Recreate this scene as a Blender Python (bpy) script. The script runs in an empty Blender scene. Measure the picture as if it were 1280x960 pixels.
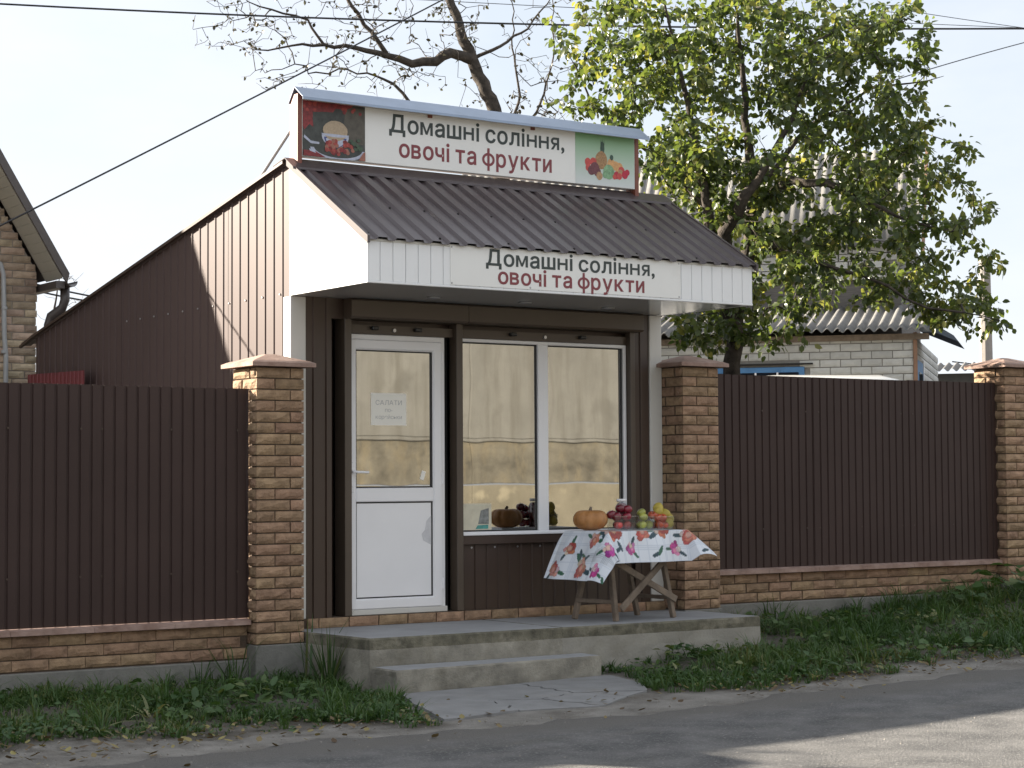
import bpy, bmesh, math, random
import numpy as np
from mathutils import Vector, Matrix

random.seed(7)
rng = np.random.default_rng(11)
SC = bpy.context.scene
COL = SC.collection
R = math.radians

# ------------------------------------------------------------------ camera
CAM = Vector((-6.728, -12.665, 1.435))
RX = Vector((0.8250387, -0.56504542, -0.00590041))      # camera right
UP = Vector((-0.02322576, -0.04434187, 0.9987464))      # camera up
FW = Vector((0.56459871, 0.82386739, 0.04970737))       # camera forward
cd = bpy.data.cameras.new('camera')
cd.sensor_width = 36.0
cd.lens = 2447.1 * 36.0 / 1280.0
cd.clip_start = 0.1
cd.clip_end = 2000.0
cam = bpy.data.objects.new('camera', cd)
COL.objects.link(cam)
m = Matrix((RX, UP, -FW)).transposed().to_4x4()
m.translation = CAM
cam.matrix_world = m
SC.camera = cam

# ------------------------------------------------------------------ sky and sun
SUN_EL, SUN_AZ = 20.0, -39.0        # azimuth from +Y towards +X
w = bpy.data.worlds.new('World')
SC.world = w
w.use_nodes = True
nt = w.node_tree
bg = nt.nodes['Background']
sky = nt.nodes.new('ShaderNodeTexSky')
sky.sky_type = 'NISHITA'
sky.sun_disc = False
sky.sun_elevation = R(SUN_EL)
sky.sun_rotation = R(SUN_AZ)
sky.air_density = 1.0
sky.dust_density = 1.5
tc = nt.nodes.new('ShaderNodeTexCoord')
mp = nt.nodes.new('ShaderNodeMapping')
mp.inputs['Scale'].default_value = (1.0, 1.0, 2.6)
nz = nt.nodes.new('ShaderNodeTexNoise')
nz.inputs['Scale'].default_value = 2.3
nz.inputs['Detail'].default_value = 7.0
nz.inputs['Roughness'].default_value = 0.55
rp = nt.nodes.new('ShaderNodeValToRGB')
rp.color_ramp.elements[0].position = 0.36
rp.color_ramp.elements[0].color = (0.62, 0.62, 0.62, 1)
rp.color_ramp.elements[1].position = 0.56
rp.color_ramp.elements[1].color = (0.93, 0.93, 0.93, 1)
mx = nt.nodes.new('ShaderNodeMixRGB')
mx.inputs[2].default_value = (5.1, 5.3, 5.7, 1)          # thin high cloud
nt.links.new(tc.outputs['Generated'], mp.inputs['Vector'])
nt.links.new(mp.outputs[0], nz.inputs['Vector'])
nt.links.new(nz.outputs['Fac'], rp.inputs[0])
nt.links.new(rp.outputs[0], mx.inputs[0])
nt.links.new(sky.outputs[0], mx.inputs[1])
nt.links.new(mx.outputs[0], bg.inputs[0])
bg.inputs[1].default_value = 0.05
sd = bpy.data.lights.new('sun', 'SUN')
sd.energy = 5.0
sd.angle = R(0.6)
sd.color = (1.0, 0.90, 0.76)
sun = bpy.data.objects.new('sun', sd)
COL.objects.link(sun)
sdir = Vector((math.sin(R(SUN_AZ)) * math.cos(R(SUN_EL)), math.cos(R(SUN_AZ)) * math.cos(R(SUN_EL)), math.sin(R(SUN_EL))))
sun.rotation_euler = sdir.to_track_quat('Z', 'Y').to_euler()
sun.location = (-20, 25, 20)
SC.view_settings.view_transform = 'Standard'
SC.view_settings.look = 'None'
SC.view_settings.gamma = 1.0
SC.view_settings.exposure = 2.0
SC.cycles.max_bounces = 8
SC.cycles.transparent_max_bounces = 12


# ------------------------------------------------------------------ helpers
def cam_pt(u, v, d):
    """a point d metres in front of the lens, at photograph position u, v"""
    return CAM + FW * d + RX * ((u - 640) / 2447.1 * d) - UP * ((v - 480) / 2447.1 * d)


def lerp(a, b, t):
    return a + (b - a) * t


def sstep(a, b, x):
    t = min(1.0, max(0.0, (x - a) / (b - a)))
    return t * t * (3 - 2 * t)


class MB:
    def __init__(s):
        s.V, s.F, s.I = [], [], []

    def face(s, pts, mi=0):
        n = len(s.V)
        s.V += [tuple(p) for p in pts]
        s.F.append(tuple(range(n, n + len(pts))))
        s.I.append(mi)

    def box(s, x0, x1, y0, y1, z0, z1, b=0.0, mi=0, M=None):
        n = len(s.V)
        if b <= 0:
            P = [(x, y, z) for x in (x0, x1) for y in (y0, y1) for z in (z0, z1)]
            Q = [(0, 1, 3, 2), (4, 6, 7, 5), (0, 4, 5, 1), (2, 3, 7, 6), (0, 2, 6, 4), (1, 5, 7, 3)]
        else:
            lo, hi = (x0, y0, z0), (x1, y1, z1)
            P, ix = [], {}
            for c in [(i, j, k) for i in (0, 1) for j in (0, 1) for k in (0, 1)]:
                for a in range(3):
                    p = [(hi if c[q] else lo)[q] + (0 if q == a else (-b if c[q] else b)) for q in range(3)]
                    ix[(c, a)] = len(P)
                    P.append(tuple(p))
            Q = []
            for a in range(3):
                o1, o2 = [q for q in range(3) if q != a]
                for sg in (0, 1):
                    cs = []
                    for (e, f) in ((0, 0), (1, 0), (1, 1), (0, 1)):
                        c = [0, 0, 0]
                        c[a] = sg
                        c[o1] = e
                        c[o2] = f
                        cs.append(ix[(tuple(c), a)])
                    Q.append(tuple(cs))
            for a in range(3):
                for bb in range(a + 1, 3):
                    cc = 3 - a - bb
                    for sa in (0, 1):
                        for sb in (0, 1):
                            c0 = [0, 0, 0]
                            c0[a], c0[bb] = sa, sb
                            c1 = list(c0)
                            c1[cc] = 1
                            c0, c1 = tuple(c0), tuple(c1)
                            Q.append((ix[(c0, a)], ix[(c1, a)], ix[(c1, bb)], ix[(c0, bb)]))
            for c in [(i, j, k) for i in (0, 1) for j in (0, 1) for k in (0, 1)]:
                Q.append(tuple(ix[(c, a)] for a in range(3)))
        if M is not None:
            P = [tuple(M @ Vector(p)) for p in P]
        s.V += P
        s.F += [tuple(n + i for i in q) for q in Q]
        s.I += [mi] * len(Q)
        return s

    def bar(s, p, q, w, h, b=0.0, up=(0, 0, 1), mi=0):
        """square bar from p to q, w across, h along 'up'"""
        p, q = Vector(p), Vector(q)
        d = (q - p)
        L = d.length
        d.normalize()
        u = Vector(up)
        sd_ = d.cross(u)
        if sd_.length < 1e-4:
            sd_ = d.cross(Vector((1, 0, 0)))
        sd_.normalize()
        u = sd_.cross(d)
        M = Matrix((d, sd_, u)).transposed().to_4x4()
        M.translation = p
        return s.box(0, L, -w / 2, w / 2, -h / 2, h / 2, b, mi, M)

    def tube(s, pts, rad, n=8, cap=True, mi=0):
        pts = [Vector(p) for p in pts]
        if not hasattr(rad, '__len__'):
            rad = [rad] * len(pts)
        rings = []
        prev = None
        for i, p in enumerate(pts):
            t = (pts[min(i + 1, len(pts) - 1)] - pts[max(i - 1, 0)])
            t.normalize()
            if prev is None:
                a = t.cross(Vector((0, 0, 1)))
                if a.length < 1e-3:
                    a = t.cross(Vector((1, 0, 0)))
            else:
                a = prev - t * prev.dot(t)
            a.normalize()
            prev = a
            b = t.cross(a)
            k = len(s.V)
            for j in range(n):
                g = 2 * math.pi * j / n
                s.V.append(tuple(p + (a * math.cos(g) + b * math.sin(g)) * rad[i]))
            rings.append(k)
        for r0, r1 in zip(rings[:-1], rings[1:]):
            for j in range(n):
                s.F.append((r0 + j, r0 + (j + 1) % n, r1 + (j + 1) % n, r1 + j))
                s.I.append(mi)
        if cap:
            s.F.append(tuple(rings[0] + j for j in range(n - 1, -1, -1)))
            s.F.append(tuple(rings[-1] + j for j in range(n)))
            s.I += [mi, mi]
        return s

    def lathe(s, prof, n=20, c=(0, 0, 0), mi=0):
        k = len(s.V)
        for (r, z) in prof:
            for j in range(n):
                g = 2 * math.pi * j / n
                s.V.append((c[0] + r * math.cos(g), c[1] + r * math.sin(g), c[2] + z))
        for i in range(len(prof) - 1):
            for j in range(n):
                s.F.append((k + i * n + j, k + i * n + (j + 1) % n, k + (i + 1) * n + (j + 1) % n, k + (i + 1) * n + j))
                s.I.append(mi)
        return s

    def prism(s, poly, a0, a1, axis='x', mi=0):
        """extrude polygon (list of 2D points in the other two axes) along axis"""
        def P(a, p):
            return {'x': (a, p[0], p[1]), 'y': (p[0], a, p[1]), 'z': (p[0], p[1], a)}[axis]
        n = len(poly)
        k = len(s.V)
        s.V += [P(a0, p) for p in poly] + [P(a1, p) for p in poly]
        s.F.append(tuple(k + i for i in range(n)))
        s.F.append(tuple(k + n + i for i in range(n - 1, -1, -1)))
        for i in range(n):
            j = (i + 1) % n
            s.F.append((k + i, k + n + i, k + n + j, k + j))
        s.I += [mi] * (n + 2)
        return s

    def build(s, name, mat, parent=None, smooth=False, loc=None, fix=True, rot=None):
        me = bpy.data.meshes.new(name)
        me.from_pydata(s.V, [], s.F)
        mats = mat if isinstance(mat, (list, tuple)) else [mat]
        for q in mats:
            me.materials.append(q)
        if len(mats) > 1:
            me.polygons.foreach_set('material_index', s.I)
        if fix and len(s.F) < 60000:
            bm = bmesh.new()
            bm.from_mesh(me)
            bmesh.ops.recalc_face_normals(bm, faces=bm.faces)
            bm.to_mesh(me)
            bm.free()
        if smooth:
            me.polygons.foreach_set('use_smooth', [True] * len(me.polygons))
        me.update()
        return link(name, me, parent, loc, rot)


def link(name, me, parent=None, loc=None, rot=None):
    o = bpy.data.objects.new(name, me)
    COL.objects.link(o)
    if parent is not None:
        o.parent = parent
    if loc is not None:
        o.location = loc
    if rot is not None:
        o.rotation_euler = rot
    return o


def tag(o, label, cat, group=None):
    o['label'] = label
    o['category'] = cat
    if group:
        o['group'] = group
    return o


def thing(name, label, cat, loc=(0, 0, 0), rz=0.0, group=None):
    o = bpy.data.objects.new(name, None)
    o.empty_display_size = 0.2
    COL.objects.link(o)
    o.location = loc
    o.rotation_euler = (0, 0, rz)
    return tag(o, label, cat, group)


def struct(o):
    o['kind'] = 'structure'
    return o


def stuff(o, label=None, cat=None):
    o['kind'] = 'stuff'
    if label:
        o['label'] = label
        o['category'] = cat
    return o


# ------------------------------------------------------------------ materials
def mat(name, col, rough=0.6, var=0.15, scale=6.0, bump=0.0, bscale=40.0, metal=0.0, spec=0.5, col2=None,
        rnd=0.0, stretch=(1, 1, 1), speck=None, coat=0.0, dirt=None, trans=0.0, hue=0.0, detail=6.0, bdist=0.02):
    """procedural surface: two-tone noise colour, per-object variation, fine relief, optional dirt blotches"""
    M = bpy.data.materials.new(name)
    M.use_nodes = True
    N, L = M.node_tree.nodes, M.node_tree.links
    P = N['Principled BSDF']
    P.inputs['Roughness'].default_value = rough
    P.inputs['Metallic'].default_value = metal
    P.inputs['Specular IOR Level'].default_value = spec
    P.inputs['Coat Weight'].default_value = coat
    t = N.new('ShaderNodeTexCoord')
    mp = N.new('ShaderNodeMapping')
    mp.inputs['Scale'].default_value = stretch
    L.new(t.outputs['Object'], mp.inputs['Vector'])
    vec = mp.outputs[0]
    oi = None
    if rnd > 0 or hue > 0:
        oi = N.new('ShaderNodeObjectInfo')
        ad = N.new('ShaderNodeVectorMath')
        ad.operation = 'ADD'
        sc = N.new('ShaderNodeVectorMath')
        sc.operation = 'SCALE'
        sc.inputs[0].default_value = (17, 31, 23)
        L.new(oi.outputs['Random'], sc.inputs['Scale'])
        L.new(mp.outputs[0], ad.inputs[0])
        L.new(sc.outputs[0], ad.inputs[1])
        vec = ad.outputs[0]
    n1 = N.new('ShaderNodeTexNoise')
    n1.inputs['Scale'].default_value = scale
    n1.inputs['Detail'].default_value = detail
    n1.inputs['Roughness'].default_value = 0.6
    L.new(vec, n1.inputs['Vector'])
    c1 = tuple(max(0, c * (1 - var)) for c in col)
    c2 = tuple(min(1, c * (1 + var)) for c in (col2 or col))
    r = N.new('ShaderNodeValToRGB')
    r.color_ramp.elements[0].position = 0.3
    r.color_ramp.elements[0].color = (*c1, 1)
    r.color_ramp.elements[1].position = 0.7
    r.color_ramp.elements[1].color = (*c2, 1)
    L.new(n1.outputs['Fac'], r.inputs[0])
    out = r.outputs[0]
    if speck:
        n3 = N.new('ShaderNodeTexNoise')
        n3.inputs['Scale'].default_value = speck[1]
        n3.inputs['Detail'].default_value = 3
        L.new(vec, n3.inputs['Vector'])
        r3 = N.new('ShaderNodeValToRGB')
        r3.color_ramp.elements[0].position = speck[2]
        r3.color_ramp.elements[0].color = (0, 0, 0, 1)
        r3.color_ramp.elements[1].position = min(1, speck[2] + 0.08)
        r3.color_ramp.elements[1].color = (speck[3],) * 3 + (1,)
        L.new(n3.outputs['Fac'], r3.inputs[0])
        x = N.new('ShaderNodeMixRGB')
        x.inputs[2].default_value = (*speck[0], 1)
        L.new(r3.outputs[0], x.inputs[0])
        L.new(out, x.inputs[1])
        out = x.outputs[0]
    if dirt:
        n4 = N.new('ShaderNodeTexNoise')
        n4.inputs['Scale'].default_value = dirt[1]
        n4.inputs['Detail'].default_value = 8
        n4.inputs['Roughness'].default_value = 0.65
        mp4 = N.new('ShaderNodeMapping')
        mp4.inputs['Scale'].default_value = dirt[4] if len(dirt) > 4 else (1, 1, 1)
        L.new(t.outputs['Object'], mp4.inputs['Vector'])
        L.new(mp4.outputs[0], n4.inputs['Vector'])
        r4 = N.new('ShaderNodeValToRGB')
        r4.color_ramp.elements[0].position = dirt[2]
        r4.color_ramp.elements[0].color = (0, 0, 0, 1)
        r4.color_ramp.elements[1].position = min(1, dirt[2] + 0.2)
        r4.color_ramp.elements[1].color = (dirt[3],) * 3 + (1,)
        L.new(n4.outputs['Fac'], r4.inputs[0])
        x = N.new('ShaderNodeMixRGB')
        x.inputs[2].default_value = (*dirt[0], 1)
        L.new(r4.outputs[0], x.inputs[0])
        L.new(out, x.inputs[1])
        out = x.outputs[0]
    if rnd > 0 or hue > 0:
        h = N.new('ShaderNodeHueSaturation')
        ma = N.new('ShaderNodeMapRange')
        ma.inputs['To Min'].default_value = 1 - rnd
        ma.inputs['To Max'].default_value = 1 + rnd
        L.new(oi.outputs['Random'], ma.inputs['Value'])
        L.new(ma.outputs[0], h.inputs['Value'])
        if hue > 0:
            fr = N.new('ShaderNodeMath')
            fr.operation = 'MULTIPLY'
            fr.inputs[1].default_value = 7.31
            f2 = N.new('ShaderNodeMath')
            f2.operation = 'FRACT'
            mb = N.new('ShaderNodeMapRange')
            mb.inputs['To Min'].default_value = 0.5 - hue
            mb.inputs['To Max'].default_value = 0.5 + hue
            L.new(oi.outputs['Random'], fr.inputs[0])
            L.new(fr.outputs[0], f2.inputs[0])
            L.new(f2.outputs[0], mb.inputs['Value'])
            L.new(mb.outputs[0], h.inputs['Hue'])
        L.new(out, h.inputs['Color'])
        out = h.outputs[0]
    L.new(out, P.inputs['Base Color'])
    if bump > 0:
        n2 = N.new('ShaderNodeTexNoise')
        n2.inputs['Scale'].default_value = bscale
        n2.inputs['Detail'].default_value = 8
        n2.inputs['Roughness'].default_value = 0.65
        L.new(vec, n2.inputs['Vector'])
        b = N.new('ShaderNodeBump')
        b.inputs['Strength'].default_value = bump
        b.inputs['Distance'].default_value = bdist
        L.new(n2.outputs['Fac'], b.inputs['Height'])
        L.new(b.outputs[0], P.inputs['Normal'])
    if trans > 0:
        tr = N.new('ShaderNodeBsdfTranslucent')
        L.new(out, tr.inputs['Color'])
        ms = N.new('ShaderNodeMixShader')
        ms.inputs[0].default_value = trans
        L.new(P.outputs[0], ms.inputs[1])
        L.new(tr.outputs[0], ms.inputs[2])
        L.new(ms.outputs[0], N['Material Output'].inputs['Surface'])
    return M


def leafmat(name, ca, cb, cc, trans=0.45, rough=0.45):
    """foliage: three tones picked by each leaf's own random number, thin enough to glow when backlit"""
    M = bpy.data.materials.new(name)
    M.use_nodes = True
    N, L = M.node_tree.nodes, M.node_tree.links
    P = N['Principled BSDF']
    P.inputs['Roughness'].default_value = rough
    a = N.new('ShaderNodeAttribute')
    a.attribute_name = 'rnd'
    r = N.new('ShaderNodeValToRGB')
    e = r.color_ramp.elements
    e[0].position, e[0].color = 0.0, (*ca, 1)
    e[1].position, e[1].color = 1.0, (*cc, 1)
    k = e.new(0.6)
    k.color = (*cb, 1)
    L.new(a.outputs['Fac'], r.inputs[0])
    L.new(r.outputs[0], P.inputs['Base Color'])
    tr = N.new('ShaderNodeBsdfTranslucent')
    g = N.new('ShaderNodeMixRGB')
    g.blend_type = 'MULTIPLY'
    g.inputs[0].default_value = 1.0
    g.inputs[2].default_value = (1.4, 1.35, 0.62, 1)
    L.new(r.outputs[0], g.inputs[1])
    L.new(g.outputs[0], tr.inputs['Color'])
    ms = N.new('ShaderNodeMixShader')
    ms.inputs[0].default_value = trans
    L.new(P.outputs[0], ms.inputs[1])
    L.new(tr.outputs[0], ms.inputs[2])
    L.new(ms.outputs[0], N['Material Output'].inputs['Surface'])
    return M


def glassmat(name, refl=0.7, tint=(0.10, 0.11, 0.10), gcol=(0.80, 0.80, 0.77), wob=0.02, wscale=2.2, rough=0.015):
    """reflective window glass with the slight waviness of double glazing"""
    M = bpy.data.materials.new(name)
    M.use_nodes = True
    N, L = M.node_tree.nodes, M.node_tree.links
    N.remove(N['Principled BSDF'])
    g = N.new('ShaderNodeBsdfGlossy')
    g.inputs['Color'].default_value = (*gcol, 1)
    g.inputs['Roughness'].default_value = rough
    t = N.new('ShaderNodeBsdfTransparent')
    t.inputs['Color'].default_value = (*tint, 1)
    ms = N.new('ShaderNodeMixShader')
    ms.inputs[0].default_value = refl
    tc = N.new('ShaderNodeTexCoord')
    n = N.new('ShaderNodeTexNoise')
    n.inputs['Scale'].default_value = wscale
    n.inputs['Detail'].default_value = 1.0
    b = N.new('ShaderNodeBump')
    b.inputs['Strength'].default_value = wob
    b.inputs['Distance'].default_value = 0.1
    L.new(tc.outputs['Object'], n.inputs['Vector'])
    L.new(n.outputs['Fac'], b.inputs['Height'])
    L.new(b.outputs[0], g.inputs['Normal'])
    L.new(t.outputs[0], ms.inputs[1])
    L.new(g.outputs[0], ms.inputs[2])
    L.new(ms.outputs[0], N['Material Output'].inputs['Surface'])
    return M


def clearmat(name, fac=0.25):
    M = bpy.data.materials.new(name)
    M.use_nodes = True
    N, L = M.node_tree.nodes, M.node_tree.links
    N.remove(N['Principled BSDF'])
    g = N.new('ShaderNodeBsdfGlossy')
    g.inputs['Roughness'].default_value = 0.12
    t = N.new('ShaderNodeBsdfTransparent')
    t.inputs['Color'].default_value = (0.9, 0.92, 0.92, 1)
    ms = N.new('ShaderNodeMixShader')
    ms.inputs[0].default_value = fac
    L.new(t.outputs[0], ms.inputs[1])
    L.new(g.outputs[0], ms.inputs[2])
    L.new(ms.outputs[0], N['Material Output'].inputs['Surface'])
    return M


BROWN = (0.060, 0.040, 0.036)
MT = dict(
    fence=mat('brown_fence_sheet', (0.049, 0.0305, 0.0265), 0.5, 0.12, 1.2, 0.0, spec=0.22, dirt=((0.066, 0.040, 0.030), 3.0, 0.58, 0.3, (3, 3, 0.5))),
    wall=mat('brown_wall_sheet', (0.072, 0.047, 0.043), 0.45, 0.06, 1.0, spec=0.28, dirt=((0.13, 0.10, 0.08), 2.0, 0.60, 0.3, (3, 3, 0.35))),
    roof=mat('brown_roof_sheet', (0.073, 0.057, 0.058), 0.30, 0.08, 1.5, dirt=((0.10, 0.09, 0.085), 2.5, 0.55, 0.35)),
    trim=mat('brown_trim', (0.050, 0.030, 0.021), 0.40, 0.08, 2.0),
    box=mat('taupe_shutter_box', (0.078, 0.058, 0.042), 0.42, 0.08, 2.0, dirt=((0.05, 0.04, 0.03), 3, 0.6, 0.3)),
    dark=mat('dark_gap', (0.012, 0.010, 0.009), 0.7),
    white=mat('white_siding', (0.78, 0.79, 0.79), 0.35, 0.02, 3.0, dirt=((0.42, 0.40, 0.36), 2.2, 0.62, 0.35, (2, 2, 0.6))),
    pvc=mat('white_door_plastic', (0.84, 0.84, 0.85), 0.30, 0.02, 3.0, dirt=((0.45, 0.43, 0.38), 3.0, 0.66, 0.35)),
    post=mat('cream_post', (0.60, 0.59, 0.55), 0.4, 0.03, 3.0, dirt=((0.38, 0.36, 0.30), 3.0, 0.6, 0.35, (3, 3, 0.5))),
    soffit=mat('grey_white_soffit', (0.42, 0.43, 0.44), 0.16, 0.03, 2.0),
    banner=mat('vinyl_banner', (0.78, 0.78, 0.75), 0.38, 0.02, 2.0, dirt=((0.52, 0.50, 0.45), 2.5, 0.6, 0.3)),
    ink_dark=mat('dark_green_print', (0.035, 0.048, 0.045), 0.5, 0.05),
    ink_red=mat('maroon_print', (0.21, 0.042, 0.050), 0.5, 0.05),
    ink_faint=mat('faded_grey_print', (0.50, 0.50, 0.48), 0.6, 0.08, 60),
    red_trim=mat('red_brown_metal', (0.19, 0.058, 0.035), 0.45, 0.1, 4),
    zinc=mat('galvanised_sheet', (0.27, 0.33, 0.42), 0.34, 0.08, 5, metal=0.35),
    steel=mat('dull_steel', (0.42, 0.42, 0.43), 0.35, 0.05, metal=0.9),
    black=mat('black_plastic', (0.015, 0.015, 0.015), 0.4),
    paper=mat('white_paper', (0.88, 0.86, 0.78), 0.7, 0.02),
    brick=mat('sandy_split_brick', (0.268, 0.172, 0.104), 0.85, 0.18, 12, 0.6, 55, col2=(0.345, 0.228, 0.140), rnd=0.14, hue=0.010,
              speck=((0.50, 0.42, 0.33), 9.0, 0.73, 0.6), dirt=((0.18, 0.12, 0.08), 7, 0.58, 0.4)),
    mortar=mat('brown_mortar', (0.105, 0.075, 0.052), 0.95, 0.2, 20, 0.5, 80),
    cap=mat('red_brown_concrete_cap', (0.27, 0.165, 0.125), 0.8, 0.18, 7, 0.25, 50, col2=(0.34, 0.24, 0.20), dirt=((0.16, 0.12, 0.10), 5, 0.55, 0.6)),
    conc=mat('weathered_concrete', (0.265, 0.248, 0.205), 0.9, 0.40, 5.0, 0.45, 50, dirt=((0.14, 0.128, 0.095), 3.0, 0.50, 0.7), speck=((0.48, 0.44, 0.36), 6, 0.66, 0.45)),
    conc_pale=mat('pale_render_concrete', (0.30, 0.285, 0.245), 0.9, 0.15, 4, 0.3, 50, dirt=((0.20, 0.185, 0.15), 3, 0.52, 0.6)),
    conc_top=mat('smooth_concrete_screed', (0.30, 0.305, 0.31), 0.8, 0.10, 4.0, 0.15, 70, dirt=((0.20, 0.19, 0.18), 2.5, 0.55, 0.5)),
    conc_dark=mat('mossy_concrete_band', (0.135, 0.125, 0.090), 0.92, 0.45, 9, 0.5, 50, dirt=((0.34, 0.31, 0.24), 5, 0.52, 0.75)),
    plinth=mat('grey_plinth_concrete', (0.19, 0.185, 0.165), 0.92, 0.2, 5, 0.4, 40, dirt=((0.10, 0.10, 0.08), 3, 0.5, 0.6)),
    slab=mat('pale_cracked_slab', (0.225, 0.225, 0.222), 0.88, 0.16, 5, 0.3, 80, dirt=((0.22, 0.20, 0.17), 3, 0.55, 0.5)),
    wood=mat('weathered_wood', (0.20, 0.155, 0.115), 0.8, 0.3, 9, 0.3, 40, stretch=(1, 1, 1)),
    bark=mat('grey_brown_bark', (0.042, 0.034, 0.027), 0.95, 0.35, 14, 0.8, 30, col2=(0.070, 0.057, 0.045)),
    twig=mat('dark_twig', (0.060, 0.048, 0.040), 0.9, 0.2, 10),
    pale_brick=mat('mottled_house_brick', (0.40, 0.31, 0.22), 0.85, 0.2, 12, 0.3, 50, rnd=0.30, hue=0.018),
    pale_mortar=mat('pale_mortar', (0.30, 0.27, 0.23), 0.95, 0.1, 20),
    white_brick=mat('white_silicate_brick', (0.52, 0.52, 0.49), 0.85, 0.08, 10, 0.2, 50, rnd=0.10),
    grey_mortar=mat('grey_mortar', (0.23, 0.22, 0.20), 0.95, 0.1, 20),
    slate=mat('asbestos_slate', (0.19, 0.185, 0.175), 0.9, 0.25, 4, 0.3, 60, dirt=((0.12, 0.11, 0.09), 4, 0.5, 0.6)),
    blue=mat('faded_blue_paint', (0.07, 0.20, 0.40), 0.6, 0.15, 8),
    hood=mat('blue_grey_metal_hood', (0.10, 0.125, 0.16), 0.35, 0.08, 3, metal=0.4),
    board=mat('brown_painted_board', (0.28, 0.16, 0.10), 0.7, 0.15, 8),
    cream=mat('cream_soffit_board', (0.46, 0.44, 0.37), 0.45, 0.04, 4),
    gutter=mat('dark_brown_gutter', (0.075, 0.062, 0.057), 0.35, 0.08, 4),
    grey_pipe=mat('grey_conduit', (0.36, 0.37, 0.37), 0.45, 0.06, 6),
    red_sheet=mat('dark_red_sheet', (0.14, 0.020, 0.024), 0.45, 0.1, 3),
    cable=mat('black_cable', (0.018, 0.018, 0.020), 0.5),
    pole=mat('concrete_pole', (0.33, 0.30, 0.27), 0.9, 0.12, 6, 0.2),
    vanpaint=mat('white_van_paint', (0.74, 0.72, 0.67), 0.25, 0.02, coat=0.5),
    tyre=mat('rubber', (0.02, 0.02, 0.02), 0.8),
    pane=glassmat('window_glass', 0.56, gcol=(0.72, 0.72, 0.70), wob=0.006),
    plain_glass=glassmat('dark_house_glass', 0.25, (0.25, 0.25, 0.25)),
    clear=clearmat('clear_plastic', 0.16),
)


# ------------------------------------------------------------------ ground and road
def hsh(x, y):
    return math.sin(x * 1.7 + 0.6) * math.cos(y * 2.3 + 1.1) * 0.5 + math.sin(x * 4.1 + y * 3.3) * 0.25


def g(x, y):
    xs = 0.034 * math.log1p(math.exp(min(9.0, x - 1.6)) if x < 10 else math.exp(9.0))
    rise = (0.035 + 0.10 * sstep(1.5, 4.5, x) + 0.05 * sstep(4.5, 7.5, x)) * sstep(-2.7, -0.35, y)
    road = -0.013 * min(9.0, max(0.0, -2.8 - y))
    bump_ = 0.014 * hsh(x * 1.3, y * 1.5) * sstep(-3.4, -2.5, y)
    rise *= 1 - 0.97 * sstep(-0.75, -0.05, x) * (1 - sstep(1.95, 2.7, x)) * (1 - sstep(-1.25, -0.75, y))
    return xs + rise + road + bump_


def axis(lo, hi, step, far):
    a = list(np.arange(lo, hi + 1e-6, step))
    s_, l = step, a[0]
    left = []
    while l > -far:
        s_ *= 1.45
        l -= s_
        left.append(l)
    s_, l = step, a[-1]
    right = []
    while l < far:
        s_ *= 1.45
        l += s_
        right.append(l)
    return left[::-1] + a + right


def sheet(name, xs, ys, zf, material):
    b = MB()
    for y in ys:
        for x in xs:
            b.V.append((x, y, zf(x, y)))
    n = len(xs)
    for j in range(len(ys) - 1):
        for i in range(n - 1):
            k = j * n + i
            b.F.append((k, k + 1, k + n + 1, k + n))
    b.I = [0] * len(b.F)
    return b.build(name, material, smooth=True, fix=False)


dirt = mat('dusty_verge_soil', (0.155, 0.142, 0.122), 0.95, 0.25, 3.0, 0.8, 45, col2=(0.215, 0.203, 0.182), detail=10,
           dirt=((0.085, 0.070, 0.050), 2.6, 0.50, 0.7), speck=((0.31, 0.30, 0.27), 40, 0.62, 0.55))
gro = sheet('ground', axis(-6, 13, 0.12, 400), axis(-9, 3, 0.12, 400), g, dirt)
struct(gro)

asph = mat('worn_asphalt', (0.138, 0.138, 0.139), 0.9, 0.22, 3.0, 1.0, 75, col2=(0.222, 0.217, 0.208), detail=14, bdist=0.05,
           dirt=((0.215, 0.200, 0.170), 1.1, 0.53, 0.55, (0.5, 1.6, 1)), speck=((0.36, 0.35, 0.33), 62, 0.575, 0.75))
rb = MB()
xs = axis(-6, 12, 0.12, 380)
NY = 26
for j in range(NY + 1):
    for x in xs:
        near = -3.12 + 0.16 * hsh(x * 0.9, 4.0) + 0.05 * math.sin(x * 7.3) + 0.03 * math.sin(x * 17.0)
        if abs(x) > 14:
            near = -3.12
        y = lerp(near, -9.4, (j / NY) ** 1.4)
        rb.V.append((x, y, g(x, y) + 0.005 + (0.012 if 0 < j < NY else -0.012)))
n = len(xs)
for j in range(NY):
    for i in range(n - 1):
        k = j * n + i
        rb.F.append((k, k + n, k + n + 1, k + 1))
rb.I = [0] * len(rb.F)
road = struct(rb.build('road', asph, smooth=True, fix=False))
# wind-blown dust lying on the asphalt, thickest along its broken edge
ra = road.data.attributes.new('dust', 'FLOAT', 'POINT')
ra.data.foreach_set('value', np.array([1.0 - sstep(0.0, 1.0, -3.05 - v.co.y) for v in road.data.vertices], dtype=np.float32))
N_, L_ = asph.node_tree.nodes, asph.node_tree.links
at_ = N_.new('ShaderNodeAttribute')
at_.attribute_name = 'dust'
tc_ = N_.new('ShaderNodeTexCoord')
mp_ = N_.new('ShaderNodeMapping')
mp_.inputs['Scale'].default_value = (0.8, 2.2, 1)
nz_ = N_.new('ShaderNodeTexNoise')
nz_.inputs['Scale'].default_value = 2.5
nz_.inputs['Detail'].default_value = 12
nz_.inputs['Roughness'].default_value = 0.7
ad_ = N_.new('ShaderNodeMath')
ad_.operation = 'ADD'
mr_ = N_.new('ShaderNodeMapRange')
mr_.inputs['From Min'].default_value = 0.72
mr_.inputs['From Max'].default_value = 1.25
mx_ = N_.new('ShaderNodeMixRGB')
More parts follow.
